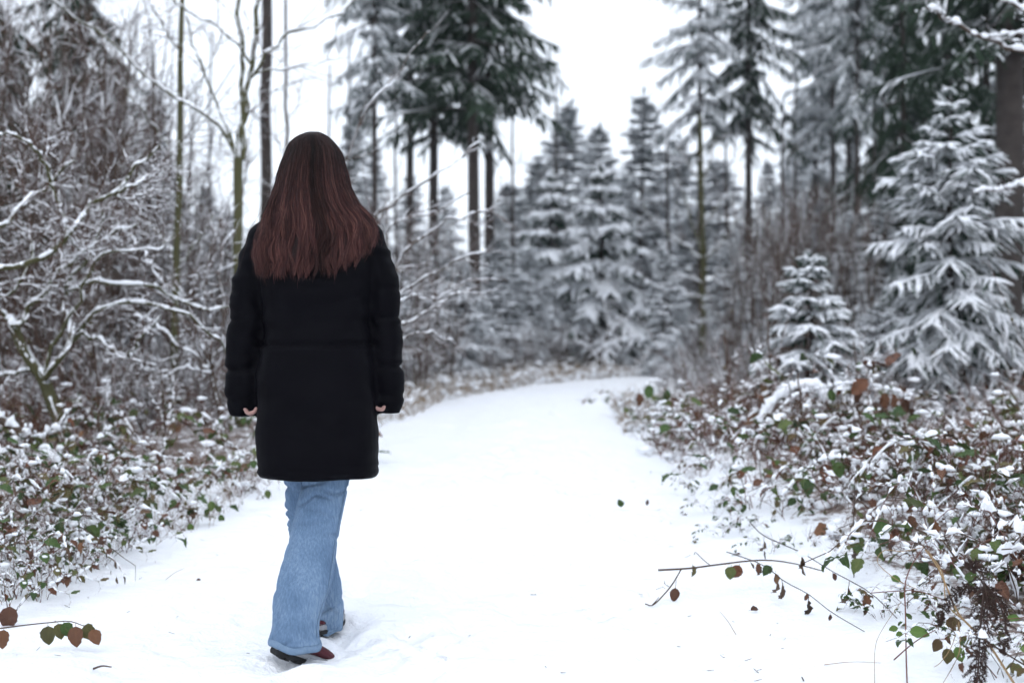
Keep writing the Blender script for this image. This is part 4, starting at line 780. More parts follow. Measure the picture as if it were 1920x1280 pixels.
twig_thing('fallen_twig', 'forked bare twig with one oval brown leaf lying on the snow', 'twig', [
    ([(1234, 1062, .10), (1290, 1057, .11), (1330, 1050, .115), (1420, 1049, .11), (1480, 1056, .09), (1545, 1072, .05)], .0042, .0024),
    ([(1276, 1061, .105), (1262, 1086, .07), (1245, 1106, .035), (1224, 1124, .008), (1210, 1121, .008)], .003, .0022), ([(1333, 1051, .115), (1318, 1038, .13), (1305, 1028, .14)], .002, .0014), ([(1224, 1123, .006), (1229, 1118, .012), (1235, 1110, .015)], .0024, .0012), ([(1254, 1092, .06), (1247, 1086, .065), (1246, 1080, .07)], .0014, .001)],
    [(1268, 1080, .08, (-.12, 0, -1), face, 42, OV_BROWN), (1298, 1048, .11, hang, (.9, -.6, 0), 24, OV_DARK), (1372, 1052, .11, (-.2, -.3, -1), (-.3, -1, .5), 28, OV_DARK), (1388, 1052, .11, (-.35, 0, -.8), (0, -1, .6), 30, OV_DARK), (1420, 1050, .11, (.1, -.1, -1), face, 26, DRY[2]), (1425, 1056, .11, (.0, -.1, -1), (.6, -1, 0), 22, DRY[0]), (1448, 1060, .10, (-.6, -.3, -.5), (.2, -.6, 1), 26, OV_DARK), (1405, 1048, .11, (.3, .0, -.5), face, 20, DRY[1])], 'cane_brown')
twig_thing('withered_stem', 'long thin dark stem with withered hanging leaves above the forked twig', 'stem', [
    ([(1405, 975, .16), (1432, 1003, .15), (1500, 1036, .13), (1560, 1072, .11), (1630, 1115, .09), (1682, 1164, .02)], .0022, .0014)],
    [(1432, 1004, .15, (0, 0, -1), (.8, -1, 0), 30, DRY[0]), (1434, 1026, .12, (.03, 0, -1), (-.4, -1, 0), 22, DRY[1]), (1502, 1036, .13, (.1, 0, -1), (.3, -1, 0), 34, DRY[0]), (1504, 1040, .12, (.05, 0, -1), (-.6, -1, 0), 42, DRY[1]), (1592, 1094, .10, (-.12, 0, -1), (.4, -1, 0), 46, DRY[0]), (1622, 1112, .09, (.08, 0, -1), face, 38, DRY[2]), (1622, 1125, .08, (0, 0, -1), face, 36, DRY[1]), (1560, 1072, .11, (.3, 0, -.7), face, 20, DRY[2])], 'fern_dead')
twig_thing('withered_stem', 'lower thin dark stem with shrivelled leaves sagging to the snow', 'stem', [
    ([(1362, 1030, .10), (1430, 1058, .09), (1470, 1088, .085), (1515, 1112, .07), (1560, 1148, .05), (1621, 1190, .005)], .002, .0013)],
    [(1454, 1070, .09, (.1, 0, -1), (.2, -1, 0), 26, DRY[2]), (1456, 1078, .085, (.02, 0, -1), (.6, -1, 0), 34, DRY[0]), (1466, 1086, .085, (.05, 0, -1), face, 38, DRY[1]), (1468, 1090, .085, (-.1, 0, -1), face, 34, DRY[0]), (1516, 1114, .07, (-.08, 0, -1), (.5, -1, 0), 44, DRY[1]), (1514, 1108, .07, (-.2, 0, -.8), face, 18, DRY[2]), (1557, 1148, .05, (-.1, 0, -1), face, 16, DRY[2])], 'fern_dead')
twig_thing('dead_stalk', 'upright black withered stalk above the hanging leaves', 'stem', [
    ([(1601, 1092, .0), (1603, 1040, .10), (1600, 1000, .19), (1602, 950, .29), (1603, 905, .38)], .0022, .001)],
    [(1602, 1020, .15, (.05, 0, -1), face, 40, DRY[0]), (1601, 990, .2, (-.05, 0, -1), (.7, -1, 0), 40, DRY[1]), (1602, 960, .26, (.05, 0, -1), face, 26, DRY[0])], 'fern_dead')
twig_thing('bramble_shoot', 'thin red bramble shoots with round green leaf at the lower right', 'bramble', [
    ([(1701, 1288, .0), (1699, 1230, .05), (1698, 1160, .13), (1697, 1105, .20), (1712, 1070, .24), (1733, 1042, .28)], .0024, .0016, 'cane_red'),
    ([(1733, 1042, .28), (1752, 1072, .24), (1768, 1100, .20), (1780, 1130, .15), (1790, 1160, .11)], .0028, .002, 'cane_brown'),
    ([(1634, 1117, .17), (1680, 1116, .18), (1720, 1122, .17), (1772, 1140, .14)], .0016, .0014, 'cane_red'),
    ([(1676, 1240, .02), (1705, 1218, .05), (1730, 1205, .07), (1754, 1194, .09)], .0022, .0014, 'cane_red'),
    ([(1733, 1042, .28), (1690, 1046, .27), (1658, 1042, .28), (1645, 1062, .25), (1680, 1095, .21), (1720, 1120, .17)], .0014, .0012, 'straw_stalk'),
    ([(1640, 1284, .0), (1641, 1215, .06), (1655, 1180, .1), (1690, 1135, .16)], .001, .0008, 'straw_stalk')],
    [(1700, 1190, .09, (1, -.2, -.05), (.1, -.7, .8), 42, OV_GREEN), (1686, 1180, .10, (-.6, 0, -.1), (.1, -.8, .6), 20, OV_GREEN), (1693, 1190, .09, (-.7, -.2, -.3), (.1, -.8, .6), 16, OV_GREEN), (1668, 1092, .2, (.5, -.2, -.2), (0, -1, .6), 22, OV_GREEN)], 'cane_red')
twig_thing('bramble_shoot', 'stout straw-brown bramble stems bending out of the lower right corner', 'bramble', [
    ([(1925, 1330, .0), (1890, 1280, .03), (1850, 1220, .08), (1812, 1180, .13), (1790, 1150, .17), (1762, 1085, .26), (1735, 1042, .33)], .004, .0024, 'straw_stalk'),
    ([(1812, 1180, .13), (1775, 1140, .19), (1768, 1090, .26), (1740, 1045, .33)], .002, .0014, 'straw_stalk'),
    ([(1850, 1220, .08), (1890, 1250, .05), (1925, 1275, .03)], .003, .002, 'cane_brown'), ([(1838, 1180, .13), (1880, 1184, .12), (1930, 1186, .11)], .0018, .0014, 'cane_red'),
    ([(1798, 1175, .14), (1785, 1215, .09), (1765, 1245, .05), (1752, 1255, .02)], .0014, .001, 'straw_stalk'), ([(1798, 1175, .14), (1800, 1220, .08), (1790, 1250, .04), (1768, 1284, .01)], .0014, .001, 'straw_stalk')],
    [(1790, 1165, .14, (-.3, -.3, -1), face, 40, OV_DARK), (1775, 1215, .08, (0, -.3, -1), face, 34, OLIVE), (1790, 1215, .08, (.4, -.2, -.9), face, 34, OV_GREEN), (1762, 1200, .1, (-.4, -.3, -.8), face, 30, OLIVE), (1800, 1200, .1, (.5, -.3, -.6), face, 30, OV_DARK), (1905, 1240, .05, (1, -.2, -.1), (0, -.8, .8), 40, OV_GREEN), (1885, 1180, .1, (.5, -.2, .1), (0, -.8, .8), 26, OV_GREEN), (1880, 1275, .01, (.6, -.5, .1), (0, -.6, 1), 40, OV_DARK)], 'straw_stalk')
twig_thing('fallen_twig', 'twig with broad brown curled leaves lying on the snow at lower left', 'twig', [
    ([(-20, 1178, .08), (40, 1168, .09), (90, 1166, .09), (130, 1172, .09), (160, 1178, .085)], .0024, .0014)],
    [(8, 1172, .09, (.0, -.4, -1), face, 40, BIGD), (20, 1130, .08, (-.1, -.1, -1), (.2, -1, 0), 52, BIGD), (90, 1168, .09, (.1, -.3, -1), (.1, -1, .2), 40, OLIVE), (108, 1168, .09, (.3, -.3, -.9), (.4, -1, .2), 34, OLIVE), (118, 1168, .09, (.4, -.2, -.7), (.6, -1, .2), 32, OV_DARK), (142, 1174, .085, (.1, -.3, -.9), face, 44, BIGD), (155, 1172, .085, (.5, -.3, -.5), (-.3, -1, .5), 40, OLIVE), (170, 1178, .08, (.5, -.3, -.8), (.3, -1, .4), 36, BIGD)], 'cane_brown')
twig_thing('bare_twig', 'thin bare twig bowing over the snow at the left verge', 'twig', [
    ([(150, 985, .22), (200, 1020, .16), (232, 1042, .12), (254, 1058, .09)], .0018, .0012), ([(254, 1058, .09), (254, 1085, .0)], .001, .0006)], [(200, 1030, .12, (0, 0, -1), face, 16, DRY[1]), (216, 1045, .1, (.05, 0, -1), face, 20, DRY[0]), (218, 1075, .04, (.1, 0, -1), face, 18, DRY[0])], 'cane_brown')
twig_thing('bramble_sprig', 'small green bramble sprig drooping onto the snow left of the person', 'bramble', [
    ([(330, 920, .1), (350, 960, .06), (352, 990, .02), (360, 1000, .0)], .0014, .001), ([(395, 930, .1), (402, 948, .07), (412, 965, .03)], .0014, .001)], [(398, 935, .09, (-.1, -.1, -1), face, 24, OV_GREEN), (404, 940, .08, (.4, -.1, -.8), face, 22, LEAVES[0]), (392, 948, .06, (-.3, -.2, -1), face, 20, LEAVES[1]), (412, 960, .04, (.3, -.2, -.9), face, 22, LEAVES[0]), (352, 980, .03, (.5, -.2, -.7), face, 20, OV_GREEN), (425, 948, .05, (.9, -.2, -.2), (0, -.7, .8), 24, LEAVES[3]), (500, 915, .07, (.2, -.1, -1), face, 22, LEAVES[2])], 'cane_brown')
for k, (px, py, lab, d, me, sz) in enumerate([(1403, 1142, 'small rust-brown leaf lying alone on the snow below the forked twig', (.7, .3, .12), DRY[2], 24), (1520, 1008, 'rusty leaf half buried in snow beside a green leaf on the right verge', (.8, -.3, .2), BIGD, 44), (1548, 1010, 'broad green leaf poking from the snow beside a rusty leaf', (.6, -.2, -.1), OV_GREEN, 48), (1166, 966, 'tiny dark green leaf standing in the snow right of centre', (-.3, 0, 1), OV_DARK, 18), (1212, 960, 'tiny leaf scrap in the snow beside the right verge', (.2, 0, 1), LEAVES[3], 14), (366, 1088, 'tiny brown leaf scrap on the snow left of the person', (.5, .3, .1), DRY[2], 12), (300, 1000, 'small rust leaf upright at the edge of the left verge', (.15, 0, 1), DRY[2], 30)]):
    p = onground(px, py, .008); L = max(v.co.y for v in me.vertices); o = link('fallen_leaf', me, None); o.matrix_world = Matrix.Translation(Vector(p)) @ orient(d, (.1, -.8, .7)) @ Matrix.Scale(sz / FPX * p[1] / L, 4); tag(o, lab, 'leaf')
for k, (px, py, dx, L, lab) in enumerate([(1545, 1243, .16, .17, 'short pale stalk lying on the snow at the bottom right'), (175, 1258, .10, .06, 'short dark stick half buried in snow at the bottom left'), (1380, 1190, -.05, .16, 'fine dry grass blade bent over the snow at the lower right'), (310, 1080, .06, .08, 'pale grass blade sticking out of the snow left of the path centre')]):
    p = onground(px, py, .004); q = p + np.array([L, -.02, .01 if k < 2 else .05]) * (1 if dx > 0 else np.array([-.35, 1, 1.6])); pp = np.array([p, (p + q) / 2 + np.array([0, 0, .006]), q]) - p; V, F = sweep(resample(pp, 8)[None], np.linspace(.0022, .0012, 8)[None] * (1.6 if k == 1 else .6), np.linspace(.0022, .0012, 8)[None] * (1.6 if k == 1 else .6), circ(5)); o = MB().add(V, F).build('grass_stalk' if k != 1 else 'stick', 'straw_stalk' if k != 1 else 'cane_brown'); o.location = tuple(p); tag(o, lab, 'stalk')
rng = np.random.RandomState(88); N = 260; yy = np.exp(rng.uniform(math.log(4.2), math.log(9), N)); xx = rng.uniform(-2.1, 1.3, N); dd = path_d(xx, yy); ok = (dd < -.02) & (rng.uniform(0, 1, N) < .15 + .85 * smooth(-.8, -.05, dd)); xx, yy = xx[ok], yy[ok]; N = len(xx); a = rng.uniform(0, 6.28, N)
P = np.stack([xx, yy, ground_z(xx, yy) + .004], -1)[:, None] + np.stack([np.cos(a), np.sin(a), rng.uniform(-.1, .5, N)], -1)[:, None] * (np.linspace(-.5, .5, 3)[None, :, None] * rng.uniform(.008, .03, N)[:, None, None]); mb = MB(); V, F = sweep(P, rng.uniform(.0006, .0022, (N, 1)), .0008, circ(4)); mb.add(V, F)
tag(mb.build('litter_scraps', 'dry_leaf'), 'tiny dark scraps of bark and needles strewn on the snowy path', 'litter', kind='stuff')
# dead bracken
def frond(t, pl, seed, wpx, org, Y):
    rng = np.random.RandomState(seed); n = 26; p = resample(np.array(pl), n) - org; mb = MB(); r = np.linspace(.0026, .0010, n); V, F = sweep(p[None], r[None], r[None], circ(5)); mb.add(V, F)
    T = norm(np.gradient(p, axis=0)); k = np.arange(2, n); 
    for sd in (-1, 1):
        S = norm(np.cross(T, np.array([0, 1., 0]))) * sd; m = 6; w = wpx / FPX * Y * np.sin(np.pi * np.linspace(.12, .97, n)) ** .6; Q = np.zeros((len(k), m, 3)); Q[:, 0] = p[k]; d = norm(S[k] + T[k] * .5 + rng.normal(0, .25, (len(k), 3)))
        for j in range(1, m): d = norm(d + np.array([0, 0, -.22]) + rng.normal(0, .22, (len(k), 3))); Q[:, j] = Q[:, j - 1] + d * (w[k] * rng.uniform(.7, 1.2, len(k)) / (m - 1))[:, None]
        rr = .0013 * np.linspace(1, .4, m)[None]; V, F = sweep(Q, rr, rr, circ(3)); mb.add(V, F)
        q = 13; pi = np.repeat(np.arange(len(k)), q * 2); f = np.tile(np.repeat(np.linspace(.25, m - 1.02, q), 2), len(k)); i0 = f.astype(int); f = (f - i0)[:, None]; b = Q[pi, i0] * (1 - f) + Q[pi, i0 + 1] * f; tg = norm(Q[pi, i0 + 1] - Q[pi, i0]); s2 = norm(np.cross(tg, np.array([.3, 1., .2])) + rng.normal(0, .35, tg.shape)) * np.tile([1, -1], len(b) // 2)[:, None]
        blades(mb, b, norm(s2 + tg * .4), tg, rng.uniform(.004, .0085, len(b)), np.full(len(b), .0016))
    return mb.build('frond', 'fern_dead', t)
def fern(label, fronds, seed):
    pts = [[onground(*q) for q in f[0]] for f in fronds]; org = pts[0][0].copy(); org[2] = gz(org[0], org[1]); t = empty('dead_fern', label, 'fern', None, tuple(org))
    for k, (f, p) in enumerate(zip(fronds, pts)): frond(t, p, seed + k, f[1], org, p[0][1])
    return t
fern('drooping dark dead fern in front at the lower right corner', [
    ([(1830, 1320, .0), (1838, 1200, .14), (1845, 1110, .24), (1830, 1076, .28), (1812, 1075, .28)], 22), ([(1845, 1110, .24), (1842, 1140, .21), (1836, 1200, .14), (1828, 1275, .05), (1822, 1310, .01)], 34), ([(1845, 1115, .24), (1852, 1160, .18), (1842, 1230, .10), (1835, 1300, .01)], 30), ([(1843, 1120, .23), (1800, 1120, .22), (1768, 1150, .18), (1762, 1175, .15)], 15), ([(1846, 1112, .24), (1872, 1150, .19), (1885, 1200, .13), (1880, 1240, .08)], 26)], 501)
fern('upright reddish-brown dead fern behind the drooping one at the right edge', [
    ([(1885, 1120, .02), (1872, 1080, .10), (1868, 1020, .20), (1876, 965, .28)], 18), ([(1876, 970, .28), (1870, 1010, .22), (1862, 1060, .13), (1868, 1110, .05)], 24), ([(1880, 965, .28), (1905, 985, .24), (1918, 1030, .17), (1922, 1080, .09)], 20), ([(1885, 1110, .05), (1905, 1085, .1), (1925, 1100, .08)], 22), ([(1880, 1120, .03), (1865, 1140, .02), (1872, 1180, .0)], 20)], 521)

# ================================================================== the walker
def mat_coat():
    m, t, b = newmat('coat_fabric', .62, .05)
    t.links.new(mixc(t, nz(t, 6, 3), (.0008, .0007, .0018), (.0016, .0014, .0030)), b.inputs['Base Color']); b.inputs['Sheen Weight'].default_value = .0; b.inputs['Sheen Roughness'].default_value = .5
    bump(t, b, nz(t, 14, 2), .0012, .6)
mat_coat()
def mat_denim():
    m, t, b = newmat('denim', .85, .15)
    c = t.nodes.new('ShaderNodeTexCoord'); mp = t.nodes.new('ShaderNodeMapping'); mp.inputs['Scale'].default_value = (1, 1, .18); t.links.new(c.outputs['Object'], mp.inputs[0])
    streak = nz(t, 190, 3, vec=mp.outputs[0]); fade = nz(t, 6, 2)
    f = mathn(t, 'ADD', mathn(t, 'MULTIPLY', streak, .45), mathn(t, 'MULTIPLY', fade, .55))
    t.links.new(ramp(t, f, [(.34, (.080, .134, .220)), (.48, (.116, .184, .288)), (.58, (.158, .236, .345)), (.72, (.24, .325, .43))]), b.inputs['Base Color']); bump(t, b, nz(t, 700, 2), .0008)
mat_denim()
plain('denim_hem', (.085, .145, .235), (.20, .28, .38), 60, .85, .15)
def mat_hair(name, k):
    m, t, b = newmat(name, .5, .14)
    if k:
        hi = t.nodes.new('ShaderNodeHairInfo'); g = t.nodes.new('ShaderNodeNewGeometry')
        sp = t.nodes.new('ShaderNodeSeparateXYZ'); t.links.new(g.outputs['Position'], sp.inputs[0])
        c = ramp(t, hi.outputs['Random'], [(0, (.010, .0042, .0046)), (.5, (.027, .0108, .0104)), (.85, (.060, .024, .021)), (1, (.10, .046, .037))])
        low = t.nodes.new('ShaderNodeMapRange'); tn = t.nodes.new('ShaderNodeAttribute'); tn.attribute_name = 'tone'; t.links.new(hi.outputs['Intercept'], low.inputs[0]); low.inputs[1].default_value = .2; low.inputs[2].default_value = .75; low.inputs[3].default_value = .38; low.inputs[4].default_value = 1.85     # strands darker at the roots, lighter along the lengths
        v = t.nodes.new('ShaderNodeVectorMath'); v.operation = 'SCALE'; t.links.new(c, v.inputs[0]); t.links.new(mathn(t, 'MULTIPLY', low.outputs[0], tn.outputs['Fac']), v.inputs[3]); t.links.new(v.outputs[0], b.inputs['Base Color'])
    else: b.inputs['Base Color'].default_value = (.012, .005, .005, 1)
mat_hair('hair_base', 0); mat_hair('hair_strand', 1)

def person():
    YP = 4.70; X0 = (594 - 960) / FPX * YP; G0 = gz(X0, YP); ORG = np.array([X0, YP, G0])
    root = empty('person', 'person with long dark red-brown hair in black coat and blue jeans walking away', 'person', None, tuple(ORG))
    def L(px, py, Y=YP): return W3(px, py, Y) - ORG
    def loft(rings, k=30):
        """rings: (cx, cy, cz, half width, half depth, exponent)"""
        a = np.arange(k) / k * 2 * np.pi; V = []
        for (cx, cy, cz, hw, hd, e) in rings:
            c, s = np.cos(a), np.sin(a); x = np.sign(c) * np.abs(c) ** (2 / e) * hw; y = np.sign(s) * np.abs(s) ** (2 / e) * hd; V.append(np.stack([cx + x, cy + y, np.full(k, cz)], -1))
        n = len(V); V = np.concatenate(V); F = [(i * k + j, i * k + (j + 1) % k, (i + 1) * k + (j + 1) % k, (i + 1) * k + j) for i in range(n - 1) for j in range(k)]
        up = rings[-1][2] > rings[0][2]
        T = []
        c0 = len(V); V = np.vstack([V, [rings[0][:3]], [rings[-1][:3]]])
        for j in range(k):
            T.append((c0, (j + 1) % k, j)); T.append((c0 + 1, (n - 1) * k + j, (n - 1) * k + (j + 1) % k))
        if not up: F = [f[::-1] for f in F]; T = [f[::-1] for f in T]
        return V, np.array(F), np.array(T)
    def addloft(mb, rings):
        r = np.array(rings, float); n = len(r); m = max(n * 4, 12); rr = np.stack([resample(np.stack([r[:, i], r[:, i] * 0, r[:, i] * 0], -1), m)[:, 0] for i in range(6)], -1)
        V, F, T = loft([tuple(q) for q in rr]); mb.V.append(V); mb.Q.append(F + mb.n); mb.T.append(T + mb.n); mb.n += len(V)
    def remesh(mb, vox, it):
        me = mb.mesh('tmp'); o = link('tmp', me); md = o.modifiers.new('r', 'REMESH'); md.mode = 'VOXEL'; md.voxel_size = vox; md.use_smooth_shade = True
        if it: s = o.modifiers.new('s', 'SMOOTH'); s.factor = .5; s.iterations = it
        dg = bpy.context.evaluated_depsgraph_get(); dg.update(); me2 = bpy.data.meshes.new_from_object(o.evaluated_get(dg)); bpy.data.objects.remove(o); bpy.data.meshes.remove(me); return me2
    def displace(me, fn):
        n = len(me.vertices); co = np.zeros(n * 3, np.float32); me.vertices.foreach_get('co', co); co = co.reshape(-1, 3).astype(float); nr = np.zeros(n * 3, np.float32); me.vertices.foreach_get('normal', nr); nr = nr.reshape(-1, 3)
        co = co + nr * fn(co, nr)[:, None]; me.vertices.foreach_set('co', co.astype(np.float32).ravel()); me.update()
    def ridge(v): return 1 - np.abs(v)
    z = lambda py: L(594, py)[2]
    cx = lambda a, b: ((a + b) / 2 - 594) / FPX * YP
    hw = lambda a, b: (b - a) / 2 / FPX * YP
    # --- body
    ank_n = L(556, 1200, 4.535); ank_f = L(618, 1165, 4.89)
    vs, es, rad = [], [], []
    def v(p, r, par=None):
        vs.append(tuple(p)); rad.append(r if hasattr(r, '__len__') else (r, r)); i = len(vs) - 1
        if par is not None: es.append((par, i))
        return i
    pel = v((0, 0, .90), .10); spn = v((0, 0, 1.10), .09, pel); che = v((0, 0, 1.28), .10, spn); nb = v((0, 0, 1.42), .055, che); nk = v((0, .012, 1.485), .048, nb); hl = v((0, .03, 1.535), .058, nk); hm = v((0, .02, 1.595), .076, hl); ht = v((0, .012, 1.65), .055, hm); v((0, .105, 1.575), .010, hm); v((-.078, .015, 1.58), .010, hm); v((.078, .015, 1.58), .010, hm)
    for sd, pts in ((-1, [L(487, 440), L(463, 590), L(452, 735), L(457, 775)]), (1, [L(696, 440), L(718, 590), L(728, 730), L(726, 768)])):
        sh = v(pts[0] + np.array([-sd * .05, 0, -.02]), .030, che); el = v(pts[1], .028, sh); wr = v(pts[2] + np.array([0, .01, 0]), .022, el); pm = v(pts[3] + np.array([0, .02, .030]), (.026, .016), wr)
        for f in range(4):
            b = np.array(vs[pm]) + np.array([-sd * .003, -.028 + .019 * f, -.012 - .004 * (f in (1, 2))]); k1 = v(b, .0088, pm); k2 = v(b + np.array([-sd * .012, .004, -.018]), .0082, k1); k3 = v(b + np.array([-sd * .032, .006, -.014]), .0078, k2); v(b + np.array([-sd * .042, .004, .004]), .0070, k3)
        b = np.array(vs[pm]) + np.array([-sd * .012, .034, .010]); k1 = v(b, .010, pm); k2 = v(b + np.array([-sd * .014, .014, -.016]), .0088, k1); v(b + np.array([-sd * .026, .012, -.030]), .0080, k2)
    for sd, kn, an in ((-1, L(580, 1005, 4.80), ank_f), (1, L(590, 1000, 4.665), ank_n)):
        hp = v((sd * .055, 0, .80), .045, pel); mid = (np.array(vs[hp]) * .35 + kn * .65); m_ = v(mid, .026, hp); k_ = v(kn, .028, m_); a_ = v(an, .017, k_); v(an + np.array([.01 if sd > 0 else 0, .03, -.02]), .012, a_)
    me = bpy.data.meshes.new('body'); me.from_pydata(vs, es, []); o = link('body', me, root); sk = o.modifiers.new('skin', 'SKIN'); sk.use_smooth_shade = True
    for i, r in enumerate(rad): me.skin_vertices[0].data[i].radius = r
    for i in range(len(vs)): me.skin_vertices[0].data[i].use_root = (i == 0)
    sb = o.modifiers.new('sub', 'SUBSURF'); sb.levels = sb.render_levels = 1
    dg = bpy.context.evaluated_depsgraph_get(); dg.update(); m2 = bpy.data.meshes.new_from_object(o.evaluated_get(dg)); o.modifiers.clear(); o.data = m2; m2.name = 'body'; m2.materials.clear(); m2.materials.append(M['skin'])
    for p in m2.polygons: p.use_smooth = True
    # --- coat
    mb = MB()
    addloft(mb, [(cx(490, 706), 0, z(893), hw(492, 704), .150, 2.6), (cx(488, 707), 0, z(880), hw(484, 708), .158, 2.6), (cx(482, 708), 0, z(840), hw(482, 708), .158, 2.6), (cx(482, 707), 0, z(780), hw(482, 707), .155, 2.6), (cx(484, 704), 0, z(710), hw(484, 704), .148, 2.6), (cx(490, 698), 0, z(648), hw(491, 697), .132, 2.6),
                 (cx(498, 691), 0, z(602), hw(498, 691), .124, 2.5), (cx(488, 699), 0, z(540), hw(488, 699), .128, 2.5), (cx(484, 702), 0, z(480), hw(484, 702), .122, 2.5), (cx(484, 704), 0, z(446), hw(486, 702), .108, 2.4), (cx(498, 690), 0, z(420), hw(500, 688), .088, 2.2), (cx(525, 665), 0, z(404), hw(528, 662), .074, 2.1), (cx(545, 643), .0, z(390), hw(548, 640), .066, 2), (cx(550, 638), .0, z(372), hw(552, 636), .062, 2)])
    def arm(tab, ysh):
        addloft(mb, [(cx(a, b), ysh(py), z(py), hw(a, b), dd, 2.0) for (py, a, b, dd) in tab])
    arm([(784, 427, 479, .044), (772, 421, 483, .052), (745, 417, 486, .056), (715, 417, 488, .060), (690, 418, 489, .056), (650, 422, 491, .060), (610, 426, 496, .056), (585, 428, 497, .060), (540, 432, 500, .064), (500, 440, 510, .066), (465, 452, 525, .068), (440, 464, 535, .062), (424, 478, 535, .05), (412, 494, 532, .036)], lambda py: .012 + .00006 * (py - 440))
    arm([(776, 709, 750, .042), (765, 704, 754, .048), (740, 699, 756, .054), (715, 696, 755, .058), (690, 694, 754, .054), (650, 691, 754, .060), (610, 690, 752, .055), (580, 688, 751, .060), (540, 684, 748, .064), (500, 672, 741, .066), (465, 662, 731, .068), (440, 655, 719, .062), (424, 655, 706, .05), (412, 658, 692, .036)], lambda py: .012 + .00006 * (py - 440))
    me = remesh(mb, .0085, 4)
    def wr(co, nr):
        x, y, zz = co.T; arm_ = (np.abs(x) > .205) | ((np.abs(x) > .17) & (zz > 1.22))
        q = np.stack([x * 7, y * 7, zz * 16], -1); d = .007 * noise3(q) + .002 * noise3(q * 2.3 + 9)
        d = d + np.where(arm_, .007 * ridge(np.clip(noise3(np.stack([x * 5 + zz * 6, y * 6, zz * 22], -1)) * 1.4, -1, 1)) - .004, .004 * noise3(np.stack([x * 4 + 3, y * 4, zz * 30 + x * 14], -1)))
        d = d - np.where(~arm_, .013 * np.exp(-((zz - z(645)) / .006) ** 2), 0) + np.where(~arm_, .004 * np.exp(-((zz - z(655)) / .012) ** 2), 0)
        for py, amp in ((598, .010), (690, .011), (745, .006), (545, .005)): d = d - np.where(arm_, amp * np.exp(-((zz - z(py) - .02 * x) / .008) ** 2), 0)
        d = d - np.where(~arm_ & (zz > .6), .0035 * np.exp(-((zz - z(575) - .22 * (x - .02)) / .006) ** 2) * (x > -.02), 0)   # a slanting pull in the back
        d = d - .005 * np.exp(-((zz - z(876)) / .006) ** 2)
        return d
    displace(me, wr); me.materials.clear(); me.materials.append(M['coat_fabric']); [setattr(p, 'use_smooth', True) for p in me.polygons]
    me.name = 'coat'; coat = tag(link('coat', me, root), 'black quilted knee-high winter coat')
    # --- jeans
    mb = MB(); near = [(1207, 553, 50, 4.525), (1195, 552, 47, 4.53), (1170, 554, 44, 4.54), (1130, 560, 49, 4.57), (1100, 568, 52, 4.59), (1050, 578, 50, 4.63), (1000, 590, 46, 4.67), (950, 600, 45, 4.70), (900, 611, 45, 4.72), (850, 615, 52, 4.72), (800, 612, 60, 4.71)]
    far = [(1177, 617, 25, 4.875), (1160, 618, 26, 4.87), (1130, 616, 28, 4.86), (1090, 606, 33, 4.85), (1050, 594, 36, 4.84), (1000, 580, 38, 4.81), (950, 572, 38, 4.78), (900, 571, 39, 4.74), (850, 568, 50, 4.72), (800, 572, 60, 4.71)]
    parts = []
    for tab in (near, far):
        mb = MB(); addloft(mb, [(*L(px, py, Y - (.02 if tab is near else -.015)), w / FPX * Y, max(w / FPX * Y * .95, .055), 2.15) for (py, px, w, Y) in tab]); parts.append(remesh(mb, .0062, 3))
    def wj(co, nr):
        x, y, zz = co.T; up = smooth(z(1040), z(930), zz); dn = smooth(z(1120), z(1195), zz); farleg = y > .045
        def crease(ph, w): return -np.clip(1 - np.abs(np.sin(ph)) / w, 0, 1) ** 1.4
        wp = noise3(np.stack([x * 10, y * 10, zz * 8], -1)); wq = noise3(np.stack([x * 14 + 7, y * 14, zz * 12], -1))
        msk = np.clip(noise3(np.stack([x * 9 + 3, y * 9, zz * 11], -1)) * 1.6 + .45, 0, 1); m2 = np.clip(noise3(np.stack([x * 8, y * 8 + 9, zz * 9], -1)) * 1.6 + .3, 0, 1)
        d = (.0155 * up + .002) * crease(zz * 42 + x * 16 + 1.6 * wp, .55) * msk + (.011 * up) * crease(zz * 60 - x * 30 + 2 * wq, .5) * m2
        d = d + (.014 * dn + np.where(farleg, .011, .004)) * crease(zz * 34 - x * 26 + 2 * wp, .6) * m2 + .010 * crease(x * 34 + zz * 9 + 2.4 * wp, .35) * m2 * smooth(z(980), z(1060), zz)
        return d + .0022 * wp + .0015 * noise3(co * 34)
    mb = MB()
    for q in parts:
        displace(q, wj); n = len(q.vertices); co = np.zeros(n * 3, np.float32); q.vertices.foreach_get('co', co); mb.add(co.reshape(-1, 3), [tuple(p.vertices) for p in q.polygons])
    me = mb.mesh('jeans'); me.materials.clear(); me.materials.append(M['denim']); [setattr(p, 'use_smooth', True) for p in me.polygons]; me.name = 'jeans'
    jeans = tag(link('jeans', me, root), 'light blue flared jeans')
    for tab, k in ((near, 0), (far, 1)):
        py, px, w, Y = tab[0]; c = L(px, py, Y - (.02 if k == 0 else -.015)); r = w / FPX * Y; rd = max(r * .95, .055); n = 48; a = np.linspace(0, 2 * np.pi, n); V = []
        prof = [(-.006, .92), (-.009, .965), (-.006, .982), (.0, .98), (.007, .955), (.012, .90)]
        for (dz, s) in prof:
            V.append(np.stack([c[0] + np.cos(a) * (r * s + .002), c[1] + np.sin(a) * (rd * s + .002), c[2] + dz + .006 * np.sin(a * 2 + 1 + k) + .003 * np.sin(a * 5) - .008 * np.cos(a) * (1 - k)], -1))
        V = np.concatenate(V); F = [(i * n + j, i * n + j + 1, (i + 1) * n + j + 1, (i + 1) * n + j) for i in range(len(prof) - 1) for j in range(n - 1)]; MB().add(V, F).build('hem', 'denim_hem', jeans)
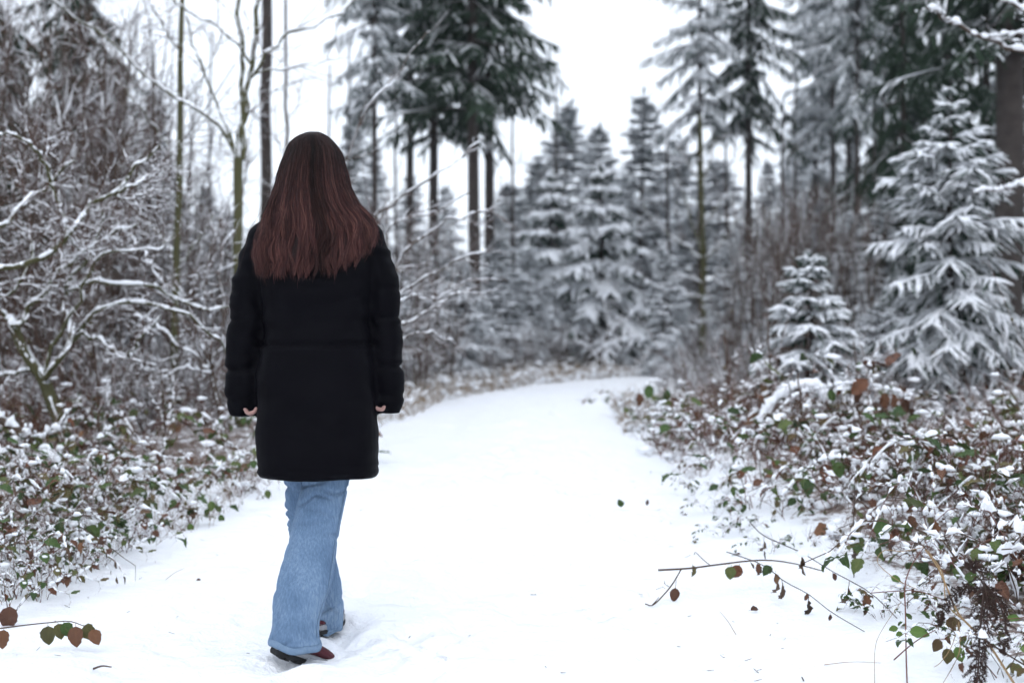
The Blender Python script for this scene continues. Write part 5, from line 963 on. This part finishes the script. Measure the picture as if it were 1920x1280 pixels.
    # outer seam down the near leg
    pts = [L(px + w * .93, py, Y - .02 - .35 * w / FPX * Y) for (py, px, w, Y) in near[1:9]]; V, F = sweep(resample(pts, 40)[None], .0018, .0016, circ(5)); MB().add(V, F).build('seam', 'denim_hem', jeans)
    # --- shoes
    def shoe(pos, yaw, pitch, roll):
        Ls = .268; n = 14; t = np.linspace(0, 1, n); wid = np.interp(t, [0, .04, .15, .4, .68, .85, .96, 1], [.014, .026, .033, .031, .044, .040, .026, .012]); off = np.interp(t, [0, .4, .8, 1], [0, 0, .006, .004]); y = (t - .18) * Ls
        def tubeXZ(zlo, zhi, sc, e):
            k = 18; a = np.arange(k) / k * 2 * np.pi; V = []
            for i in range(n):
                c, s = np.cos(a), np.sin(a); x = np.sign(c) * np.abs(c) ** (2 / e) * wid[i] * sc + off[i]; zz = zlo[i] + (zhi[i] - zlo[i]) * (.5 + .5 * np.sign(s) * np.abs(s) ** (2 / e)); V.append(np.stack([x, np.full(k, y[i]), zz], -1))
            V = np.concatenate(V); F = [(i * k + j, i * k + (j + 1) % k, (i + 1) * k + (j + 1) % k, (i + 1) * k + j) for i in range(n - 1) for j in range(k)]; F = [f[::-1] for f in F]; m = MB().add(V, F); m.add(V, [(0, j, j + 1) for j in range(1, k - 1)]); m.add(V, [((n - 1) * k, (n - 1) * k + j + 1, (n - 1) * k + j) for j in range(1, k - 1)]); return m
        rise = .012 * smooth(.75, 1, t); sh = tubeXZ(rise + .030, np.interp(t, [0, .1, .3, .45, .7, .9, 1], [.045, .052, .060, .070, .066, .058, .045]), .97, 2.3).build('shoe', 'shoe_fabric', root)
        tubeXZ(rise + .014, rise + .036, 1.04, 4).build('midsole', 'midsole', sh); ms = tubeXZ(rise + .0, rise + .017, 1.06, 5)
        for q in range(9):
            for sd in (-1, 1):
                i = min(int(q / 9 * n) + 1, n - 1); bx = sd * wid[i] * .52 + off[i]; by = y[i] + .004; a, b, h = wid[i] * .40, .0085, .007; ms.add([(bx + sx * a, by + sy * b, rise[i] - h * (1 - sz)) for sx in (-1, 1) for sy in (-1, 1) for sz in (0, 1.2)], [(0, 1, 3, 2), (4, 6, 7, 5), (0, 4, 5, 1), (2, 3, 7, 6), (0, 2, 6, 4), (1, 5, 7, 3)])
        ms.build('sole', 'sole_rubber', sh, smoothed=False); sh.matrix_local = Matrix.Translation(Vector(pos)) @ Euler((0, 0, yaw)).to_matrix().to_4x4() @ Euler((pitch, 0, 0)).to_matrix().to_4x4() @ Euler((0, roll, 0)).to_matrix().to_4x4()
        return sh
    p = L(530, 1228, 4.49); shoe((p[0], p[1], p[2]), R(-36), R(-21), R(17)); p = L(604, 1183, 4.87); shoe((p[0], p[1], p[2] - .004), R(-4), R(-2), 0)
    # --- hair
    HT = np.array([(247, 583, 593), (249, 576, 600), (253, 566, 609), (260, 554, 618), (269, 544, 626), (286, 537, 639), (300, 532, 643), (318, 526, 648), (351, 518, 655), (384, 506, 671), (404, 499, 688), (420, 495, 699), (430, 493, 704), (449, 491, 705), (480, 489, 701), (500, 491, 696), (530, 494, 690)], float)
    DT = np.array([(247, .0), (250, .035), (256, .058), (266, .078), (280, .094), (300, .108), (340, .120), (380, .126), (420, .130), (460, .138), (530, .148)])
    def hair_pt(u, py, lay, front):
        lo = np.interp(py, HT[:, 0], HT[:, 1]); hi = np.interp(py, HT[:, 0], HT[:, 2]); x = ((lo + hi) / 2 + u * (hi - lo) / 2 * lay - 594) / FPX * YP; D = np.interp(py, DT[:, 0], DT[:, 1])
        y = -D * lay * np.sqrt(np.clip(1 - np.abs(u) ** 2.3, 0, 1)) * (1 - 1.6 * front); zz = 1 + (640 - py) / FPX * YP - G0
        low = smooth(400, 440, py); hwc = np.interp(py, [400, 420, 450, 530], [.15, .19, .215, .215]); hdc = np.interp(py, [400, 420, 446, 480, 540], [.078, .092, .112, .126, .132])
        yc = -hdc * np.clip(1 - np.abs((x - .002) / hwc) ** 2.5, 0, 1) ** .4 - .012 * lay
        y = np.where(front > .5, y, y * (1 - low) + np.minimum(y, yc) * low); return np.stack([x, y + .006, zz], -1)
    # under layer
    uu = np.linspace(-1, 1, 41); pys = np.concatenate([np.linspace(247, 300, 14), np.linspace(306, 498, 26)]); U, PY = np.meshgrid(uu, pys); PY = 247 + (PY - 247) / 251 * (np.interp(U, [-1, -.9, -.2, .42, .62, .8, 1], [488, 497, 498, 497, 478, 458, 436]) - 247); mb = MB()
    for fr in (0., 1.):
        UU = U if fr == 0 else np.sign(U) * (1 - .34 * (1 - np.abs(U))) ; py_ = PY if fr == 0 else 247 + (PY - 247) * .72
        V = hair_pt(UU, py_, .965, np.full_like(U, fr)).reshape(-1, 3); n1 = len(uu); F = [(i * n1 + j, i * n1 + j + 1, (i + 1) * n1 + j + 1, (i + 1) * n1 + j) for i in range(len(pys) - 1) for j in range(n1 - 1) if fr == 0 or abs(j + .5 - 20) > 10 or i < 12]; mb.add(V, F)
    hb = mb.build('hair', 'hair_base', root)
    rng = np.random.RandomState(61); NS = 9500; n = 26; NC = 84; cu = np.sort(rng.uniform(-1, 1, NC)); cu = np.sin(cu * np.pi / 2 * .98); cph = rng.uniform(0, 6.28, NC); cfr = rng.uniform(30, 58, NC); cam_ = rng.uniform(.4, 1.3, NC); cl = rng.uniform(-1, 1, NC)
    th = rng.uniform(-1, 1, NS); u = np.sin(th * np.pi / 2); front = (rng.uniform(0, 1, NS) < .14) & (np.abs(u) > .35); u = np.where(front, np.sign(u) * (.66 + .34 * np.abs(u)), u); ci = np.argmin(np.abs(u[:, None] - cu[None] + rng.normal(0, .05, (NS, NC))), 1)
    lay = 1.0 + rng.uniform(-.03, .02, NS) + .012 * cl[ci]; end = np.interp(u, [-1, -.9, -.2, .42, .62, .8, 1], [505, 514, 516, 514, 500, 484, 462]) + rng.normal(0, 6, NS) - rng.exponential(10, NS) + 9 * cl[ci]; end = np.where(front, np.minimum(end, 425), end); start = 247.5 + rng.exponential(3., NS) + 10 * rng.uniform(0, 1, NS) ** 3
    s = np.linspace(0, 1, n); PYs = start[:, None] + (end - start)[:, None] * s ** 1.12; g = smooth(.25, 1, s)[None] * .80; Us = u[:, None] * (1 - g) + cu[ci][:, None] * g; Us = np.clip(Us, -1, 1)
    P = hair_pt(Us, PYs, lay[:, None] + 0 * s, np.repeat(front[:, None], n, 1).astype(float)); wv = smooth(.35, 1, s)[None]; w = np.sin(P[..., 2] * cfr[ci][:, None] + cph[ci][:, None]); P[..., 0] += .0100 * cam_[ci][:, None] * wv * w; P[..., 1] -= .012 * wv * (np.cos(P[..., 2] * cfr[ci][:, None] * .9 + cph[ci][:, None] * 2) * .5 + .5 * cl[ci][:, None]) * ~front[:, None]; P += np.cumsum(rng.normal(0, .0005, P.shape), 1)
    k = rng.randint(0, NS, 260); P[k, :, 0] += (rng.normal(0, .020, 260))[:, None] * s[None] ** 2; P[k, :, 1] -= np.abs(rng.normal(0, .012, 260))[:, None] * s[None] ** 2
    hc = bpy.data.hair_curves.new('hair_strands'); hc.add_curves([n] * NS); hc.attributes['position'].data.foreach_set('vector', P.astype(np.float32).ravel())
    tone = np.clip(1 + .33 * rng.normal(size=NC), .45, 1.8); tone = np.where(np.abs(cu - .22) < .07, .35, tone); ta = hc.attributes.new('tone', 'FLOAT', 'CURVE'); ta.data.foreach_set('value', tone[ci].astype(np.float32))
    ra = hc.attributes.get('radius') or hc.attributes.new('radius', 'FLOAT', 'POINT'); ra.data.foreach_set('value', np.tile(.00062 * np.interp(s, [0, .6, 1], [1, 1, .3]), NS).astype(np.float32)); hc.materials.append(M['hair_strand'])
    tag(link('hair_strands', hc, hb), kind='stuff')
person()

# ================================================================== winter haze
def haze():
    x0, x1, y0, y1, z0, z1 = -95, 95, -8, 148, -1.6, 16.5
    V = [(x, y, z) for z in (z0, z1) for y in (y0, y1) for x in (x0, x1)]; F = [(0, 2, 3, 1), (4, 5, 7, 6), (0, 1, 5, 4), (2, 6, 7, 3), (0, 4, 6, 2), (1, 3, 7, 5)]
    m = bpy.data.materials.new('haze'); m.use_nodes = True; t = m.node_tree; t.nodes.clear(); v = t.nodes.new('ShaderNodeVolumePrincipled'); v.inputs['Color'].default_value = (.84, .92, 1, 1); v.inputs['Density'].default_value = HAZE; v.inputs['Anisotropy'].default_value = .2
    o = t.nodes.new('ShaderNodeOutputMaterial'); t.links.new(v.outputs[0], o.inputs['Volume']); M['haze'] = m
    tag(MB().add(V, F).build('haze', 'haze', smoothed=False), 'thin pale winter haze hanging between the trees', 'haze', kind='stuff')
HAZE = .0009
if HAZE: haze()
